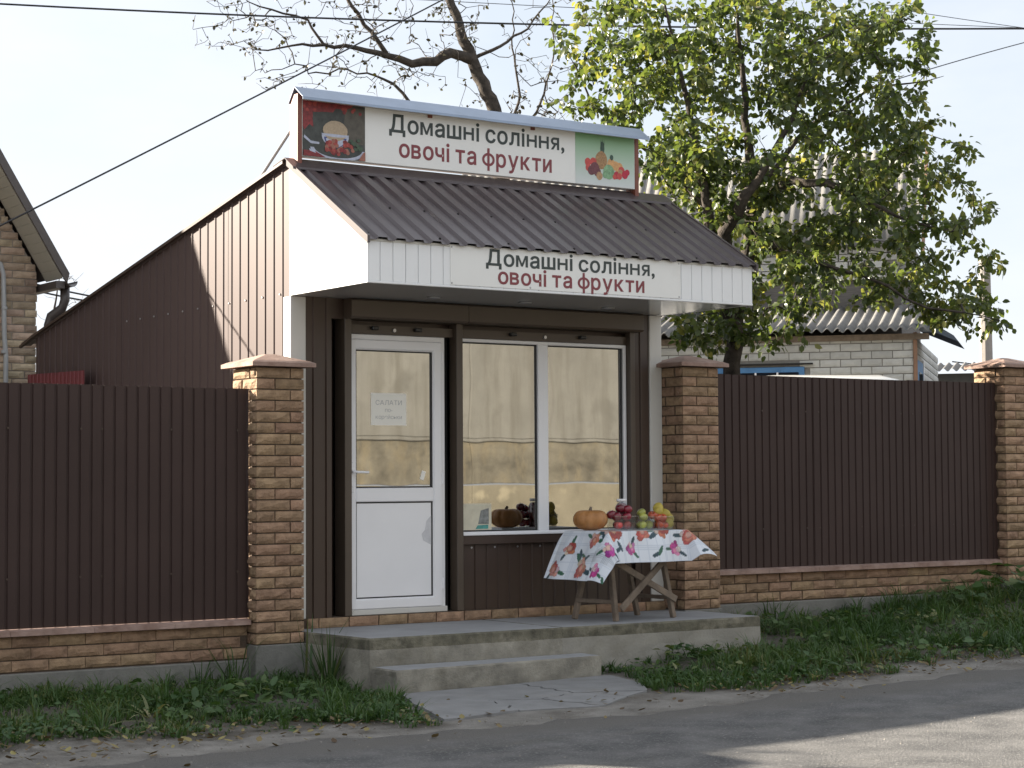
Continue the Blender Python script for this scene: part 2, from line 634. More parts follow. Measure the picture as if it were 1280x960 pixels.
mx_.inputs[2].default_value = (0.205, 0.194, 0.175, 1)
bc_ = N_['Principled BSDF'].inputs['Base Color']
L_.new(tc_.outputs['Object'], mp_.inputs[0])
L_.new(mp_.outputs[0], nz_.inputs['Vector'])
L_.new(nz_.outputs['Fac'], ad_.inputs[0])
L_.new(at_.outputs['Fac'], ad_.inputs[1])
L_.new(ad_.outputs[0], mr_.inputs['Value'])
L_.new(mr_.outputs[0], mx_.inputs[0])
L_.new(bc_.links[0].from_socket, mx_.inputs[1])
L_.new(mx_.outputs[0], bc_)


# ------------------------------------------------------------------ split-face bricks
def brick_mesh(name, L, H, D, seed, material, amp=0.007, nx=5, nz=3):
    """brick with its long face rough and pillowed towards -Y; origin at the face's left bottom"""
    r = random.Random(seed)
    b = MB()
    gi = {}
    for k in range(nz + 1):
        for i in range(nx + 1):
            edge = (i in (0, nx)) or (k in (0, nz))
            y = 0.0 if edge else -0.004 - r.random() * amp - (0.003 if 0 < k < nz else 0)
            jx = 0 if i in (0, nx) else (r.random() - .5) * L / nx * .6
            jz = 0 if k in (0, nz) else (r.random() - .5) * H / nz * .5
            gi[(i, k)] = len(b.V)
            b.V.append((L * i / nx + jx + (0 if not edge else (r.random() - .5) * 0.003), y + (r.random() * .004 if edge else 0), H * k / nz + jz))
    for k in range(nz):
        for i in range(nx):
            b.F.append((gi[(i, k)], gi[(i + 1, k)], gi[(i + 1, k + 1)], gi[(i, k + 1)]))
    k0 = len(b.V)
    b.V += [(0, D, 0), (L, D, 0), (L, D, H), (0, D, H)]
    b.F.append(tuple([gi[(i, 0)] for i in range(nx, -1, -1)] + [k0, k0 + 1]))
    b.F.append(tuple([gi[(i, nz)] for i in range(nx + 1)] + [k0 + 2, k0 + 3]))
    b.F.append(tuple([gi[(0, k)] for k in range(nz + 1)] + [k0 + 3, k0]))
    b.F.append(tuple([gi[(nx, k)] for k in range(nz, -1, -1)] + [k0 + 1, k0 + 2]))
    b.I = [0] * len(b.F)
    me = bpy.data.meshes.new(name)
    me.from_pydata(b.V, [], b.F)
    me.materials.append(material)
    me.update()
    return me


_bm = {}


def brick(parent, L, H, D, loc, rz=0.0, material=None, key='b', amp=0.007, variants=5, name='brick'):
    v = random.randrange(variants)
    kk = (key, round(L, 3), round(H, 3), v)
    if kk not in _bm:
        _bm[kk] = brick_mesh('brick', L, H, D, v * 31 + int(L * 1000) + int(H * 7000), material, amp)
    return link(name, _bm[kk], parent, loc, (0, 0, rz))


CH = 0.0788          # course height
PW = 0.375           # pillar width


def pillar(x, z0, z1, label, faces='FLR'):
    """brick gate pillar, front face at Y=-0.27; x = left edge"""
    t = thing('brick_pillar', label, 'pillar', (x, -0.27, z0), group='brick fence pillars')
    h = z1 - z0
    nc = int(round(h / CH))
    ch = h / nc
    MB().box(0.012, PW - 0.012, 0.012, PW - 0.012, -0.25, h).build('mortar_core', MT['mortar'], t)
    MB().box(-0.012, PW + 0.012, -0.012, PW + 0.012, -0.6, -0.004, 0.006).build('plinth', MT['plinth'], t)
    bh = ch - 0.010
    for c in range(nc):
        z = c * ch + 0.004
        a, b_ = ((0.262, 0.103) if c % 2 == 0 else (0.140, 0.225))
        if 'F' in faces:
            brick(t, a, bh, 0.05, (0, 0, z), 0, MT['brick'])
            brick(t, b_, bh, 0.05, (PW - b_, 0, z), 0, MT['brick'])
        if 'L' in faces:      # left face, outward -X: local X of the brick runs along -Y
            brick(t, b_ - 0.012, bh, 0.05, (0, b_ - 0.002, z), -math.pi / 2, MT['brick'])
            brick(t, a - 0.012, bh, 0.05, (0, PW, z), -math.pi / 2, MT['brick'])
        if 'R' in faces:
            brick(t, b_ - 0.012, bh, 0.05, (PW, 0.008, z), math.pi / 2, MT['brick'])
            brick(t, a - 0.012, bh, 0.05, (PW, PW - a + 0.010, z), math.pi / 2, MT['brick'])
    # cap: low hipped stone with a lip
    b = MB()
    o, e = 0.065, 0.02
    z = h + 0.004
    q0 = [(-o, -o), (PW + o, -o), (PW + o, PW + o), (-o, PW + o)]
    rings = [[(p[0] * (1 if 0 else 1), p[1], z) for p in q0],
             [(p[0], p[1], z + 0.028) for p in q0],
             [(lerp(p[0], PW / 2, .12), lerp(p[1], PW / 2, .12), z + 0.042) for p in q0],
             [(lerp(p[0], PW / 2, .86), lerp(p[1], PW / 2, .86), z + 0.098) for p in q0]]
    for r_ in rings:
        b.V += r_
    for i in range(3):
        for j in range(4):
            b.F.append((i * 4 + j, i * 4 + (j + 1) % 4, i * 4 + 4 + (j + 1) % 4, i * 4 + 4 + j))
    b.F += [(0, 1, 2, 3), (12, 13, 14, 15)]
    b.I = [0] * len(b.F)
    b.build('cap', MT['cap'], t)
    return t


pillar(-0.416, 0.30, 2.255, 'sandy split-brick pillar left of the white shop door, sunlit top left edge')
pillar(3.461, 0.385, 2.365, 'sandy split-brick pillar beside the fruit table, between shop and right fence')
pillar(7.316, 0.47, 2.465, 'sandy split-brick pillar at the right edge, far end of the fence')
pillar(-4.30, 0.24, 2.20, 'sandy split-brick pillar beyond the left edge of the picture')


def corr(b, s0, s1, prof, pitch, f, tfun, mi=0, phase=0.0):
    """corrugated sheet: profile points (s, depth) per pitch; f(s, depth, t) -> point; tfun(s) -> (t0, t1)"""
    pts = []
    k = math.floor((s0 - phase) / pitch) - 1
    while True:
        base = phase + k * pitch
        if base > s1:
            break
        for (s, d) in prof:
            q = base + s
            if s0 - 1e-6 <= q <= s1 + 1e-6:
                pts.append((q, d))
        k += 1
    if pts[0][0] > s0 + 1e-4:
        pts.insert(0, (s0, pts[0][1]))
    if pts[-1][0] < s1 - 1e-4:
        pts.append((s1, pts[-1][1]))
    n0 = len(b.V)
    for (s, d) in pts:
        t0, t1 = tfun(s)
        b.V.append(tuple(f(s, d, t0)))
        b.V.append(tuple(f(s, d, t1)))
    for i in range(len(pts) - 1):
        k = n0 + 2 * i
        b.F.append((k, k + 2, k + 3, k + 1))
        b.I.append(mi)
    return b


FPROF = [(0.0, 0.0), (0.058, 0.0), (0.063, 0.010), (0.075, 0.010), (0.080, 0.0)]


def fence(x0, x1, zb, zt, label, nsheet, courses=3, bent=0.0):
    """corrugated fence on a low brick wall; zb bottom and zt top of the sheets"""
    t = thing('metal_fence', label, 'fence', (x0, -0.15, zb), group='corrugated street fences')
    L = x1 - x0
    wS = L / nsheet
    for i in range(nsheet):
        b = MB()
        lift = random.uniform(-0.004, 0.004)
        corr(b, i * wS + (0.003 if i else -0.010), (i + 1) * wS + (0.03 if i < nsheet - 1 else 0.010), FPROF, 0.0835,
             lambda s, d, tt: (s, d - 0.004 * (i % 2) - 0.003, tt), lambda s: (-0.007, zt - zb + lift))
        if i == nsheet - 1 and bent:      # last sheet's top corner shaped back, letting a tapering sun strip reach the pillar
            b.V[-1] = (b.V[-1][0] - bent, b.V[-1][1] + 0.01, b.V[-1][2])
        o = b.build('metal_sheet', MT['fence'], t, fix=False)
        md = o.modifiers.new('thickness', 'SOLIDIFY')
        md.thickness = 0.0012
        for q in range(5):           # screws
            sx = i * wS + 0.07 + q * (wS - 0.15) / 4
            for zz in (0.32, zt - zb - 0.30):
                MB().lathe([(0.0, -0.006), (0.006, -0.006), (0.008, 0), (0.0, 0)], 6).build('screw', MT['trim'], t, loc=(sx, -0.008, zz), rot=(math.pi / 2, 0, 0)) if q % 2 == 0 else None
    for zz in (0.30, zt - zb - 0.32):
        MB().box(0.0, L, 0.022, 0.06, zz, zz + 0.04).build('rail', MT['trim'], t)
    # coping, bricks, footing
    nseg = max(2, int(round(L / 0.62)))
    for i in range(nseg):
        c0, c1 = i * L / nseg + 0.001, (i + 1) * L / nseg - 0.002
        MB().prism([(-0.065, -0.052), (0.20, -0.052), (0.20, -0.010), (0.05, 0.0), (-0.065, -0.020)], c0, c1, 'x').build('coping', MT['cap'], t)
    hb = 0.079
    wall_top = -0.056
    MB().box(0.0, L, 0.012, 0.17, wall_top - courses * hb - 0.02, wall_top).build('mortar_core', MT['mortar'], t)
    for c in range(courses):
        z = wall_top - (c + 1) * hb + 0.006
        x = -0.125 * (c % 2)
        while x < L - 0.02:
            a, e = max(0.004, x), min(L - 0.004, x + 0.245)
            if e - a > 0.05:
                brick(t, round(e - a, 2), hb - 0.010, 0.05, (a, 0.0, z), 0, MT['brick'], amp=0.006)
            x += 0.255
    MB().box(-0.0, L, -0.03, 0.20, wall_top - courses * hb - 0.5, wall_top - courses * hb - 0.006, 0.008).build('footing', MT['plinth'], t)
    return t


fence(-3.925, -0.428, 0.492, 2.107, 'dark brown corrugated metal fence left of the shop, on three brick courses', 3, bent=0.035)
fence(3.846, 7.306, 0.700, 2.322, 'dark brown corrugated metal fence right of the shop, before the white house', 3)
fence(-9.4, -4.31, 0.452, 2.06, 'dark brown corrugated metal fence beyond the left edge of the picture', 4)

# ------------------------------------------------------------------ porch
t = thing('concrete_porch', 'low concrete porch with one step in front of the shop door', 'porch', (1.8, -0.6, 0.0))


def ploc(b, name, m_, par=t):
    b.V = [(p[0] - 1.8, p[1] + 0.6, p[2]) for p in b.V]
    return b.build(name, m_, par)


def rough_block(poly, z0, z1, seed, nz=5, jit=0.004, step=0.12, bev=0.012):
    """cast concrete block: plan polygon, wavy worn top arris and slightly uneven faces"""
    r = random.Random(seed)
    P = []
    n = len(poly)
    for i in range(n):
        a, b = Vector(poly[i]), Vector(poly[(i + 1) % n])
        k = max(1, int((b - a).length / step))
        P += [a.lerp(b, j / k) for j in range(k)]
    c = sum(P, Vector((0, 0))) / len(P)
    b = MB()
    m_ = len(P)
    lev = [z0 + (z1 - 0.08 - z0) * i / nz for i in range(nz)] + [z1 - 0.08, z1 - 0.045, z1 - bev, z1]
    for li, z in enumerate(lev):
        for p in P:
            d = (p - c).normalized()
            k = (r.random() - .5) * 2 * jit
            ins = bev * (0.6 + 0.8 * r.random()) if li == len(lev) - 1 else 0
            q = p + d * (k - ins)
            b.V.append((q.x, q.y, z + (0 if li in (0, len(lev) - 1) else (r.random() - .5) * .004)))
    for li in range(len(lev) - 1):
        for i in range(m_):
            j = (i + 1) % m_
            b.F.append((li * m_ + i, li * m_ + j, li * m_ + m_ + j, li * m_ + m_ + i))
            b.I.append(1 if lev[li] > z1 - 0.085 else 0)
    b.F.append(tuple((len(lev) - 1) * m_ + i for i in range(m_)))
    b.I.append(2)
    return b


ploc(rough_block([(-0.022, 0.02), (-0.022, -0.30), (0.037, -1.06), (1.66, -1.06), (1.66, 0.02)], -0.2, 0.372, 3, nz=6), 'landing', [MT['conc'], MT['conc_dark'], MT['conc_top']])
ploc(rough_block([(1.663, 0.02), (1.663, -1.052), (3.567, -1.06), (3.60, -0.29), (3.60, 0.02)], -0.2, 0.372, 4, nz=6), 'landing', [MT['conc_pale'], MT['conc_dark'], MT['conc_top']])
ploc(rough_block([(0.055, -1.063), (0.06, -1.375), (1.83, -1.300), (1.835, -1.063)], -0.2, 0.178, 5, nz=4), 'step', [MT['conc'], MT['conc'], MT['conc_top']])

# cracked slab between step and road, in broken pieces
t = thing('concrete_apron', 'thin cracked concrete slab lying between the step and the road', 'slab', (0.7, -2.0, 0.0))
P = dict(a=(0.07, -1.40), b=(1.05, -1.36), c=(1.86, -1.36), d=(1.72, -1.95), e=(1.48, -2.28), f=(0.98, -2.12), h=(0.62, -2.26),
         i=(0.30, -2.10), j=(-0.20, -2.02), k=(-0.42, -2.72), l=(0.20, -2.62), m=(0.78, -2.72), n=(1.18, -2.45))
PCS = ['abfhij', 'bcdef', 'jilk', 'ihml', 'hfnm', 'fen']
shared = {}
for keys in PCS:
    for a, b in zip(keys, keys[1:] + keys[0]):
        shared[frozenset(a + b)] = shared.get(frozenset(a + b), 0) + 1
for q, keys in enumerate(PCS):
    pts = [Vector(P[c]) for c in keys]
    c = sum(pts, Vector((0, 0))) / len(pts)
    fine = []
    for i in range(len(pts)):
        a, b = pts[i], pts[(i + 1) % len(pts)]
        ns = max(2, int((b - a).length / 0.09))
        for j in range(ns):
            p = a.lerp(b, j / ns)
            nrm = Vector((-(b - a).y, (b - a).x)).normalized()
            key_ = (min(a.x, b.x) * 3 + max(a.y, b.y)) * 5 + p.x * 23 + p.y * 31
            w_ = (0.030 if shared[frozenset(keys[i] + keys[(i + 1) % len(keys)])] > 1 else 0.005) * math.sin(key_) * (1 if 0 < j else 0)
            sgn = 1 if (a.x + a.y * .37) < (b.x + b.y * .37) else -1
            fine.append(p + nrm * w_ * sgn)
    fine = [p + (c - p).normalized() * 0.010 for p in fine]
    b = MB()
    tz = random.uniform(-0.002, 0.003)
    nf = len(fine)
    for p in fine:
        b.V.append((p.x - 0.7, p.y + 2.0, g(p.x, p.y) - 0.03))
    for p in fine:
        b.V.append((p.x - 0.7, p.y + 2.0, max(g(p.x, p.y), 0.0) * 0.35 + 0.026 + tz - 0.012 * sstep(-2.2, -2.75, p.y)))
    for i in range(nf):
        b.F.append((i, (i + 1) % nf, nf + (i + 1) % nf, nf + i))
    b.F.append(tuple(range(nf, 2 * nf)))
    b.I = [0] * len(b.F)
    b.build('slab_piece', MT['slab'], t)


# ------------------------------------------------------------------ the shop
shop = thing('shop_building', 'small brown metal-clad shop with white canopy fascia and white glazed door', 'shop', (0, 0, 0))


def zt(y):
    return float(np.interp(y, [0.0, 5.2], [3.780, 2.795]))


WPROF = [(0.0, 0.0), (0.112, 0.0), (0.117, 0.008), (0.129, 0.008), (0.134, 0.0)]
for i in range(5):
    b = MB()
    y0, y1 = i * 1.02, min(5.1, (i + 1) * 1.02 + 0.03)
    corr(b, y0 + 0.004, y1, WPROF, 0.14, lambda s, d, tt: (-d - 0.003 - 0.002 * (i % 2), s, tt), lambda s: (0.15, zt(s)))
    b.build('wall_sheet', MT['wall'], shop, fix=False)
for yy in (0.16, 0.44, 0.72, 1.0, 1.28, 1.56, 1.84, 2.12, 2.4, 2.68, 2.96):
    MB().lathe([(0, -0.007), (0.007, -0.007), (0.009, 0), (0, 0)], 6).build('screw', MT['steel'], shop, loc=(-0.006, yy, 2.822), rot=(0, math.pi / 2, 0))
MB().box(0.02, 0.06, 0.1, 5.08, 0.15, 2.78).build('wall_lining', MT['dark'], shop)
MB().box(3.40, 3.45, 0.0, 5.1, 0.15, 2.78).build('wall_panel', MT['wall'], shop)
MB().prism([(0.05, 2.78), (5.08, 2.78), (5.08, 2.80), (0.10, 3.78), (0.05, 3.78)], 3.40, 3.45, 'x').build('gable_panel', MT['wall'], shop)
MB().box(0.0, 3.45, 5.06, 5.10, 0.15, 2.80).build('back_wall', MT['wall'], shop)
MB().box(0.06, 3.40, 0.16, 5.06, 0.38, 0.44).build('shop_floor', MT['conc'], shop)
MB().box(0.06, 3.40, 2.2, 2.24, 0.44, 2.7).build('partition', mat('dim_interior_wall', (0.25, 0.23, 0.20), 0.8), shop)
MB().box(0.06, 3.40, 0.16, 5.06, 2.70, 2.76).build('ceiling_panel', MT['soffit'], shop)
# rear roof
RPROF = [(0.0, 0.0), (0.050, 0.0), (0.066, 0.022), (0.104, 0.022), (0.120, 0.0)]
for i in range(3):
    b = MB()
    corr(b, -0.045 + i * 1.18, -0.045 + (i + 1) * 1.18 + 0.02, RPROF, 0.128,
         lambda s, d, tt: (s, tt, zt(tt) - (tt - 5.2) * 0.2 * (tt > 5.2) + 0.001 + d), lambda s: (0.04, 5.38))
    o = b.build('rear_roof_sheet', MT['roof'], shop, fix=False)
    md = o.modifiers.new('thickness', 'SOLIDIFY')
    md.thickness = 0.002
b = MB()
b.prism([(0.04, zt(0.04) + 0.0), (0.6, zt(0.6)), (1.7, zt(1.7)), (3.3, zt(3.3)), (5.1, zt(5.1)), (5.42, 2.735),
         (5.42, 2.758), (5.1, zt(5.1) + .024), (3.3, zt(3.3) + .024), (1.7, zt(1.7) + .024), (0.6, zt(0.6) + .024), (0.04, zt(0.04) + 0.024)], -0.052, -0.026, 'x')
b.build('verge_flashing', MT['trim'], shop)

# front wall pieces
MB().box(-0.006, 0.119, -0.006, 0.135, 0.446, 2.798, 0.004).build('corner_post', MT['post'], shop)
MB().box(3.327, 3.453, -0.006, 0.135, 0.446, 2.798, 0.004).build('corner_post', MT['post'], shop)


def ribbed(x0, x1, y, z0, z1, pitch=0.108, dep=0.012, name='ribbed_panel', ph=0.0, m_='trim'):
    b = MB()
    prof = [(0, 0), (pitch - 0.034, 0), (pitch - 0.028, dep), (pitch - 0.010, dep), (pitch - 0.004, 0)]
    corr(b, x0, x1, prof, pitch, lambda s, d, tt: (s, y - d, tt), lambda s: (z0, z1), phase=ph)
    return b.build(name, MT[m_], shop, fix=False)


ribbed(0.119, 0.335, 0.0, 0.446, 2.80, ph=0.10)
MB().box(0.330, 0.337, 0.002, 0.20, 0.446, 2.80).build('reveal', MT['trim'], shop)
MB().box(0.10, 0.46, 0.20, 0.24, 0.446, 2.80).build('backing_panel', MT['trim'], shop)
MB().box(0.446, 0.505, -0.005, 0.15, 0.448, 2.66, 0.003).build('shutter_guide', MT['box'], shop)
MB().box(1.366, 1.43, 0.13, 0.16, 0.446, 2.66).build('backing_panel', MT['dark'], shop)
MB().box(1.432, 1.490, -0.005, 0.10, 0.448, 2.66, 0.003).build('shutter_guide', MT['box'], shop)
MB().box(3.124, 3.172, -0.005, 0.06, 0.95, 2.66, 0.003).build('shutter_guide', MT['box'], shop)
ribbed(3.172, 3.327, 0.010, 0.446, 2.80, 0.10, ph=3.16)
MB().box(0.47, 1.43, 0.045, 0.12, 2.548, 2.615).build('door_header', MT['box'], shop)
MB().box(1.492, 3.122, 0.045, 0.12, 2.548, 2.615).build('window_header', MT['box'], shop)
MB().box(0.46, 3.20, 0.12, 0.16, 2.55, 2.80).build('lintel', MT['trim'], shop)
for x in (0.72, 1.10, 1.98, 2.66):
    MB().box(x - .028, x + .028, 0.0, 0.046, 2.578, 2.606, 0.006).build('shutter_stop', MT['black'], shop)
for x in (0.90, 2.30):
    MB().lathe([(0, -0.012), (0.014, -0.012), (0.017, 0), (0, 0)], 10).build('lock_plate', MT['steel'], shop, loc=(x, 0.044, 2.582), rot=(-math.pi / 2, 0, 0))
for (x0, x1) in ((0.450, 1.484), (1.488, 3.197)):
    b = MB()
    b.prism([(-0.10, 2.665), (-0.085, 2.650), (0.118, 2.650), (0.118, 2.796), (-0.085, 2.796), (-0.10, 2.782)], x0, x1, 'x')
    b.build('shutter_box', MT['box'], shop)
MB().box(0.337, 0.448, 0.02, 0.12, 2.65, 2.80).build('lintel', MT['trim'], shop)

# panelling under the window, bricks under the wall
MB().box(1.492, 3.325, 0.012, 0.11, 0.950, 1.019, 0.003).build('sill_rail', MT['trim'], shop)
ribbed(1.492, 3.325, 0.055, 0.446, 0.952, ph=1.55, dep=0.010, m_='trim')
MB().box(1.492, 3.325, 0.075, 0.12, 0.446, 0.95).build('backing_panel', MT['trim'], shop)
for k in range(8):
    MB().lathe([(0, -0.004), (0.007, -0.005), (0.009, 0), (0, 0)], 6).build('screw', MT['steel'], shop, loc=(1.60 + k * .216, 0.052, 0.925), rot=(math.pi / 2, 0, 0))
MB().box(0.10, 3.46, -0.006, 0.16, 0.36, 0.4455).build('mortar_core', MT['mortar'], shop)
x = 0.122
while x < 3.44:
    L = 0.09 if x < 0.2 else min(0.242, 3.458 - x)
    if L > 0.04:
        brick(shop, round(L, 3), 0.070, 0.03, (x, -0.022, 0.374), 0, MT['brick'], key='base', amp=0.003)
    x += L + 0.011


def frame4(x0, x1, z0, z1, wd, y0, y1, bev=0.004):
    """mitred rectangular frame of four bars"""
    b = MB()
    o = [(x0, z0), (x1, z0), (x1, z1), (x0, z1)]
    i = [(x0 + wd, z0 + wd), (x1 - wd, z0 + wd), (x1 - wd, z1 - wd), (x0 + wd, z1 - wd)]
    o2 = [(x0 + bev, z0 + bev), (x1 - bev, z0 + bev), (x1 - bev, z1 - bev), (x0 + bev, z1 - bev)]
    w2 = wd - bev * 2
    i2 = [(x0 + w2, z0 + w2), (x1 - w2, z0 + w2), (x1 - w2, z1 - w2), (x0 + w2, z1 - w2)]
    R_ = [[(p[0], y1, p[1]) for p in o], [(p[0], y0 + bev, p[1]) for p in o], [(p[0], y0, p[1]) for p in o2],
          [(p[0], y0, p[1]) for p in i2], [(p[0], y0 + bev * 2, p[1]) for p in i], [(p[0], y1, p[1]) for p in i]]
    for r_ in R_:
        b.V += r_
    for k in range(5):
        for j in range(4):
            b.F.append((k * 4 + j, k * 4 + (j + 1) % 4, k * 4 + 4 + (j + 1) % 4, k * 4 + 4 + j))
    b.I = [0] * len(b.F)
    return b


# door
door = frame4(0.455, 1.363, 0.449, 2.546, 0.055, 0.060, 0.125).build('door', MT['pvc'], shop)
lf = frame4(0.492, 1.322, 0.490, 2.506, 0.078, 0.036, 0.10, 0.006).build('door_leaf', MT['pvc'], door)
MB().box(0.569, 1.244, 0.040, 0.10, 1.288, 1.392, 0.006).build('middle_rail', MT['pvc'], door)
for z0, z1 in ((1.392, 2.430), (0.566, 1.288)):
    frame4(0.5685, 1.2455, z0, z1, 0.011, 0.052, 0.09, 0.002).build('gasket', MT['black'], door)
MB().box(0.570, 1.244, 0.066, 0.072, 1.392, 2.430).build('door_pane', MT['pane'], door)
MB().box(0.578, 1.236, 0.058, 0.080, 0.575, 1.280, 0.003).build('door_panel', MT['pvc'], door)
# sticker on the lower panel
b = MB()
cx, cz = 1.222, 1.04
pts = [(cx + 0.012, cz + 0.14), (cx - 0.03, cz + 0.10), (cx - 0.045, cz + 0.03), (cx - 0.075, cz - 0.0), (cx - 0.06, cz - 0.05), (cx - 0.02, cz - 0.07), (cx + 0.012, cz - 0.085)]
b.face([(p[0], 0.0565, p[1]) for p in pts])
b.build('peeled_sticker', mat('faded_sticker', (0.60, 0.60, 0.62), 0.4, 0.1, 30), door)
# handle
b = MB()
b.box(0.508, 0.536, 0.022, 0.037, 1.36, 1.585, 0.004)
b.tube([(0.522, 0.034, 1.512), (0.522, -0.012, 1.512), (0.535, -0.020, 1.512), (0.640, -0.020, 1.509)], [0.010, 0.010, 0.010, 0.009], 8)
b.lathe([(0.0, 0.0), (0.009, 0.0), (0.009, 0.012), (0, 0.012)], 8, (0.522, 0.020, 1.40))
b.build('door_handle', MT['pvc'], door)
for z in (0.62, 1.42, 2.35):
    MB().tube([(1.330, 0.040, z), (1.330, 0.040, z + 0.085)], 0.010, 8).build('hinge', MT['pvc'], door)
MB().box(0.455, 1.363, 0.030, 0.060, 0.4475, 0.488, 0.003).build('threshold', MT['post'], door)

# window
win = frame4(1.496, 3.120, 1.021, 2.546, 0.026, 0.046, 0.125, 0.003).build('window', MT['pvc'], shop)
MB().box(2.236, 2.336, 0.048, 0.12, 1.047, 2.520, 0.004).build('mullion', MT['pvc'], win)
MB().box(1.522, 2.236, 0.078, 0.084, 1.047, 2.520).build('window_pane', MT['pane'], win)
MB().box(2.336, 3.094, 0.0785, 0.0845, 1.047, 2.520).build('window_pane', MT['pane'], win)
for (x0, x1) in ((1.522, 2.236), (2.336, 3.094)):
    frame4(x0 + .001, x1 - .001, 1.048, 2.519, 0.009, 0.066, 0.077, 0.002).build('gasket', MT['black'], win)
MB().box(1.494, 3.122, 0.0, 0.048, 1.0195, 1.034, 0.003).build('window_sill', MT['pvc'], win)

# canopy
MB().prism([(-0.0, 2.800), (-1.127, 2.800), (-1.127, 3.104), (0.0, 3.764)], -0.014, 0.008, 'x').build('canopy_side', MT['white'], shop)
MB().prism([(-0.0, 2.800), (-1.127, 2.800), (-1.127, 3.104), (0.0, 3.764)], 3.442, 3.464, 'x').build('canopy_side', MT['white'], shop)
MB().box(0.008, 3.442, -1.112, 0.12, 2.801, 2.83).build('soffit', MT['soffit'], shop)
x = -0.014
n = 34
for k in range(n):
    x0, x1 = lerp(-0.014, 3.464, k / n), lerp(-0.014, 3.464, (k + 1) / n)
    MB().box(x0 + 0.0015, x1 - 0.0015, -1.130, -1.113, 2.812, 3.098, 0.004).build('fascia_plank', MT['white'], shop)
MB().box(-0.016, 3.466, -1.134, -1.110, 2.797, 2.813, 0.003).build('fascia_trim', MT['white'], shop)
MB().box(-0.016, 3.466, -1.134, -1.112, 3.084, 3.104, 0.003).build('fascia_trim', MT['post'], shop)
for p in ((0.94, -0.46), (1.76, -0.46), (2.60, -0.40)):
    o = MB().lathe([(0.030, 0.0), (0.052, -0.002), (0.050, -0.012), (0.034, -0.014), (0.030, 0.0)], 18).build('downlight', MT['steel'], shop, True, loc=(p[0], p[1], 2.801))
    MB().lathe([(0.0, -0.006), (0.030, -0.006)], 14).build('lens', MT['pvc'], o)
slope = math.atan(0.585)
nrm = Vector((0, -math.sin(slope), math.cos(slope)))


CPROF = [(0.0, 0.0), (0.040, 0.0), (0.054, 0.021), (0.120, 0.021), (0.134, 0.0)]


def roofp(s, d, tt):
    y = lerp(0.0, -1.160, tt)
    z = 3.772 + 0.585 * y
    return Vector((s, y, z)) + nrm * d


for i in range(3):
    b = MB()
    x0, x1 = -0.03 + i * 1.18, (-0.03 + (i + 1) * 1.18 + 0.012) if i < 2 else 3.488
    corr(b, x0, x1, CPROF, 0.146, lambda s, d, tt: roofp(s, d + 0.002 * (i % 2), tt), lambda s: (0.0, 1.0))
    o = b.build('canopy_roof_sheet', MT['roof'], shop, fix=False)
    md = o.modifiers.new('thickness', 'SOLIDIFY')
    md.thickness = 0.0015
    md.offset = 1
for k in range(23):
    for tt in ((0.55,) if k % 2 else (0.93,)):
        p = roofp(0.020 + k * 0.146, 0.0, tt)
        if k % 2 == 1 or k % 4 == 0:
            MB().lathe([(0, 0.010), (0.007, 0.010), (0.010, 0), (0, 0)], 6).build('screw', MT['dark'], shop, loc=p, rot=(slope, 0, 0))
b = MB()
for (a, c) in (((0.0, 3.812), (-0.13, 3.730)), ((0.0, 3.812), (0.18, 3.774))):
    b.prism([(a[0], a[1]), (c[0], c[1]), (c[0], c[1] - 0.006), (a[0], a[1] - 0.006)], -0.055, 3.505, 'x')
b.prism([(-0.13, 3.729), (-0.137, 3.712), (-0.133, 3.711), (-0.126, 3.724)], -0.055, 3.505, 'x')
b.build('ridge_flashing', MT['roof'], shop)
for xx in (-0.040, 3.470):
    b = MB()
    b.prism([(0.0, 3.806), (-1.175, 3.118), (-1.175, 3.070), (-1.165, 3.066), (0.0, 3.752)], xx, xx + 0.022, 'x')
    b.build('verge_flashing', MT['roof'], shop)


# lettering: every letter a flat piece of its own
_gl = {}


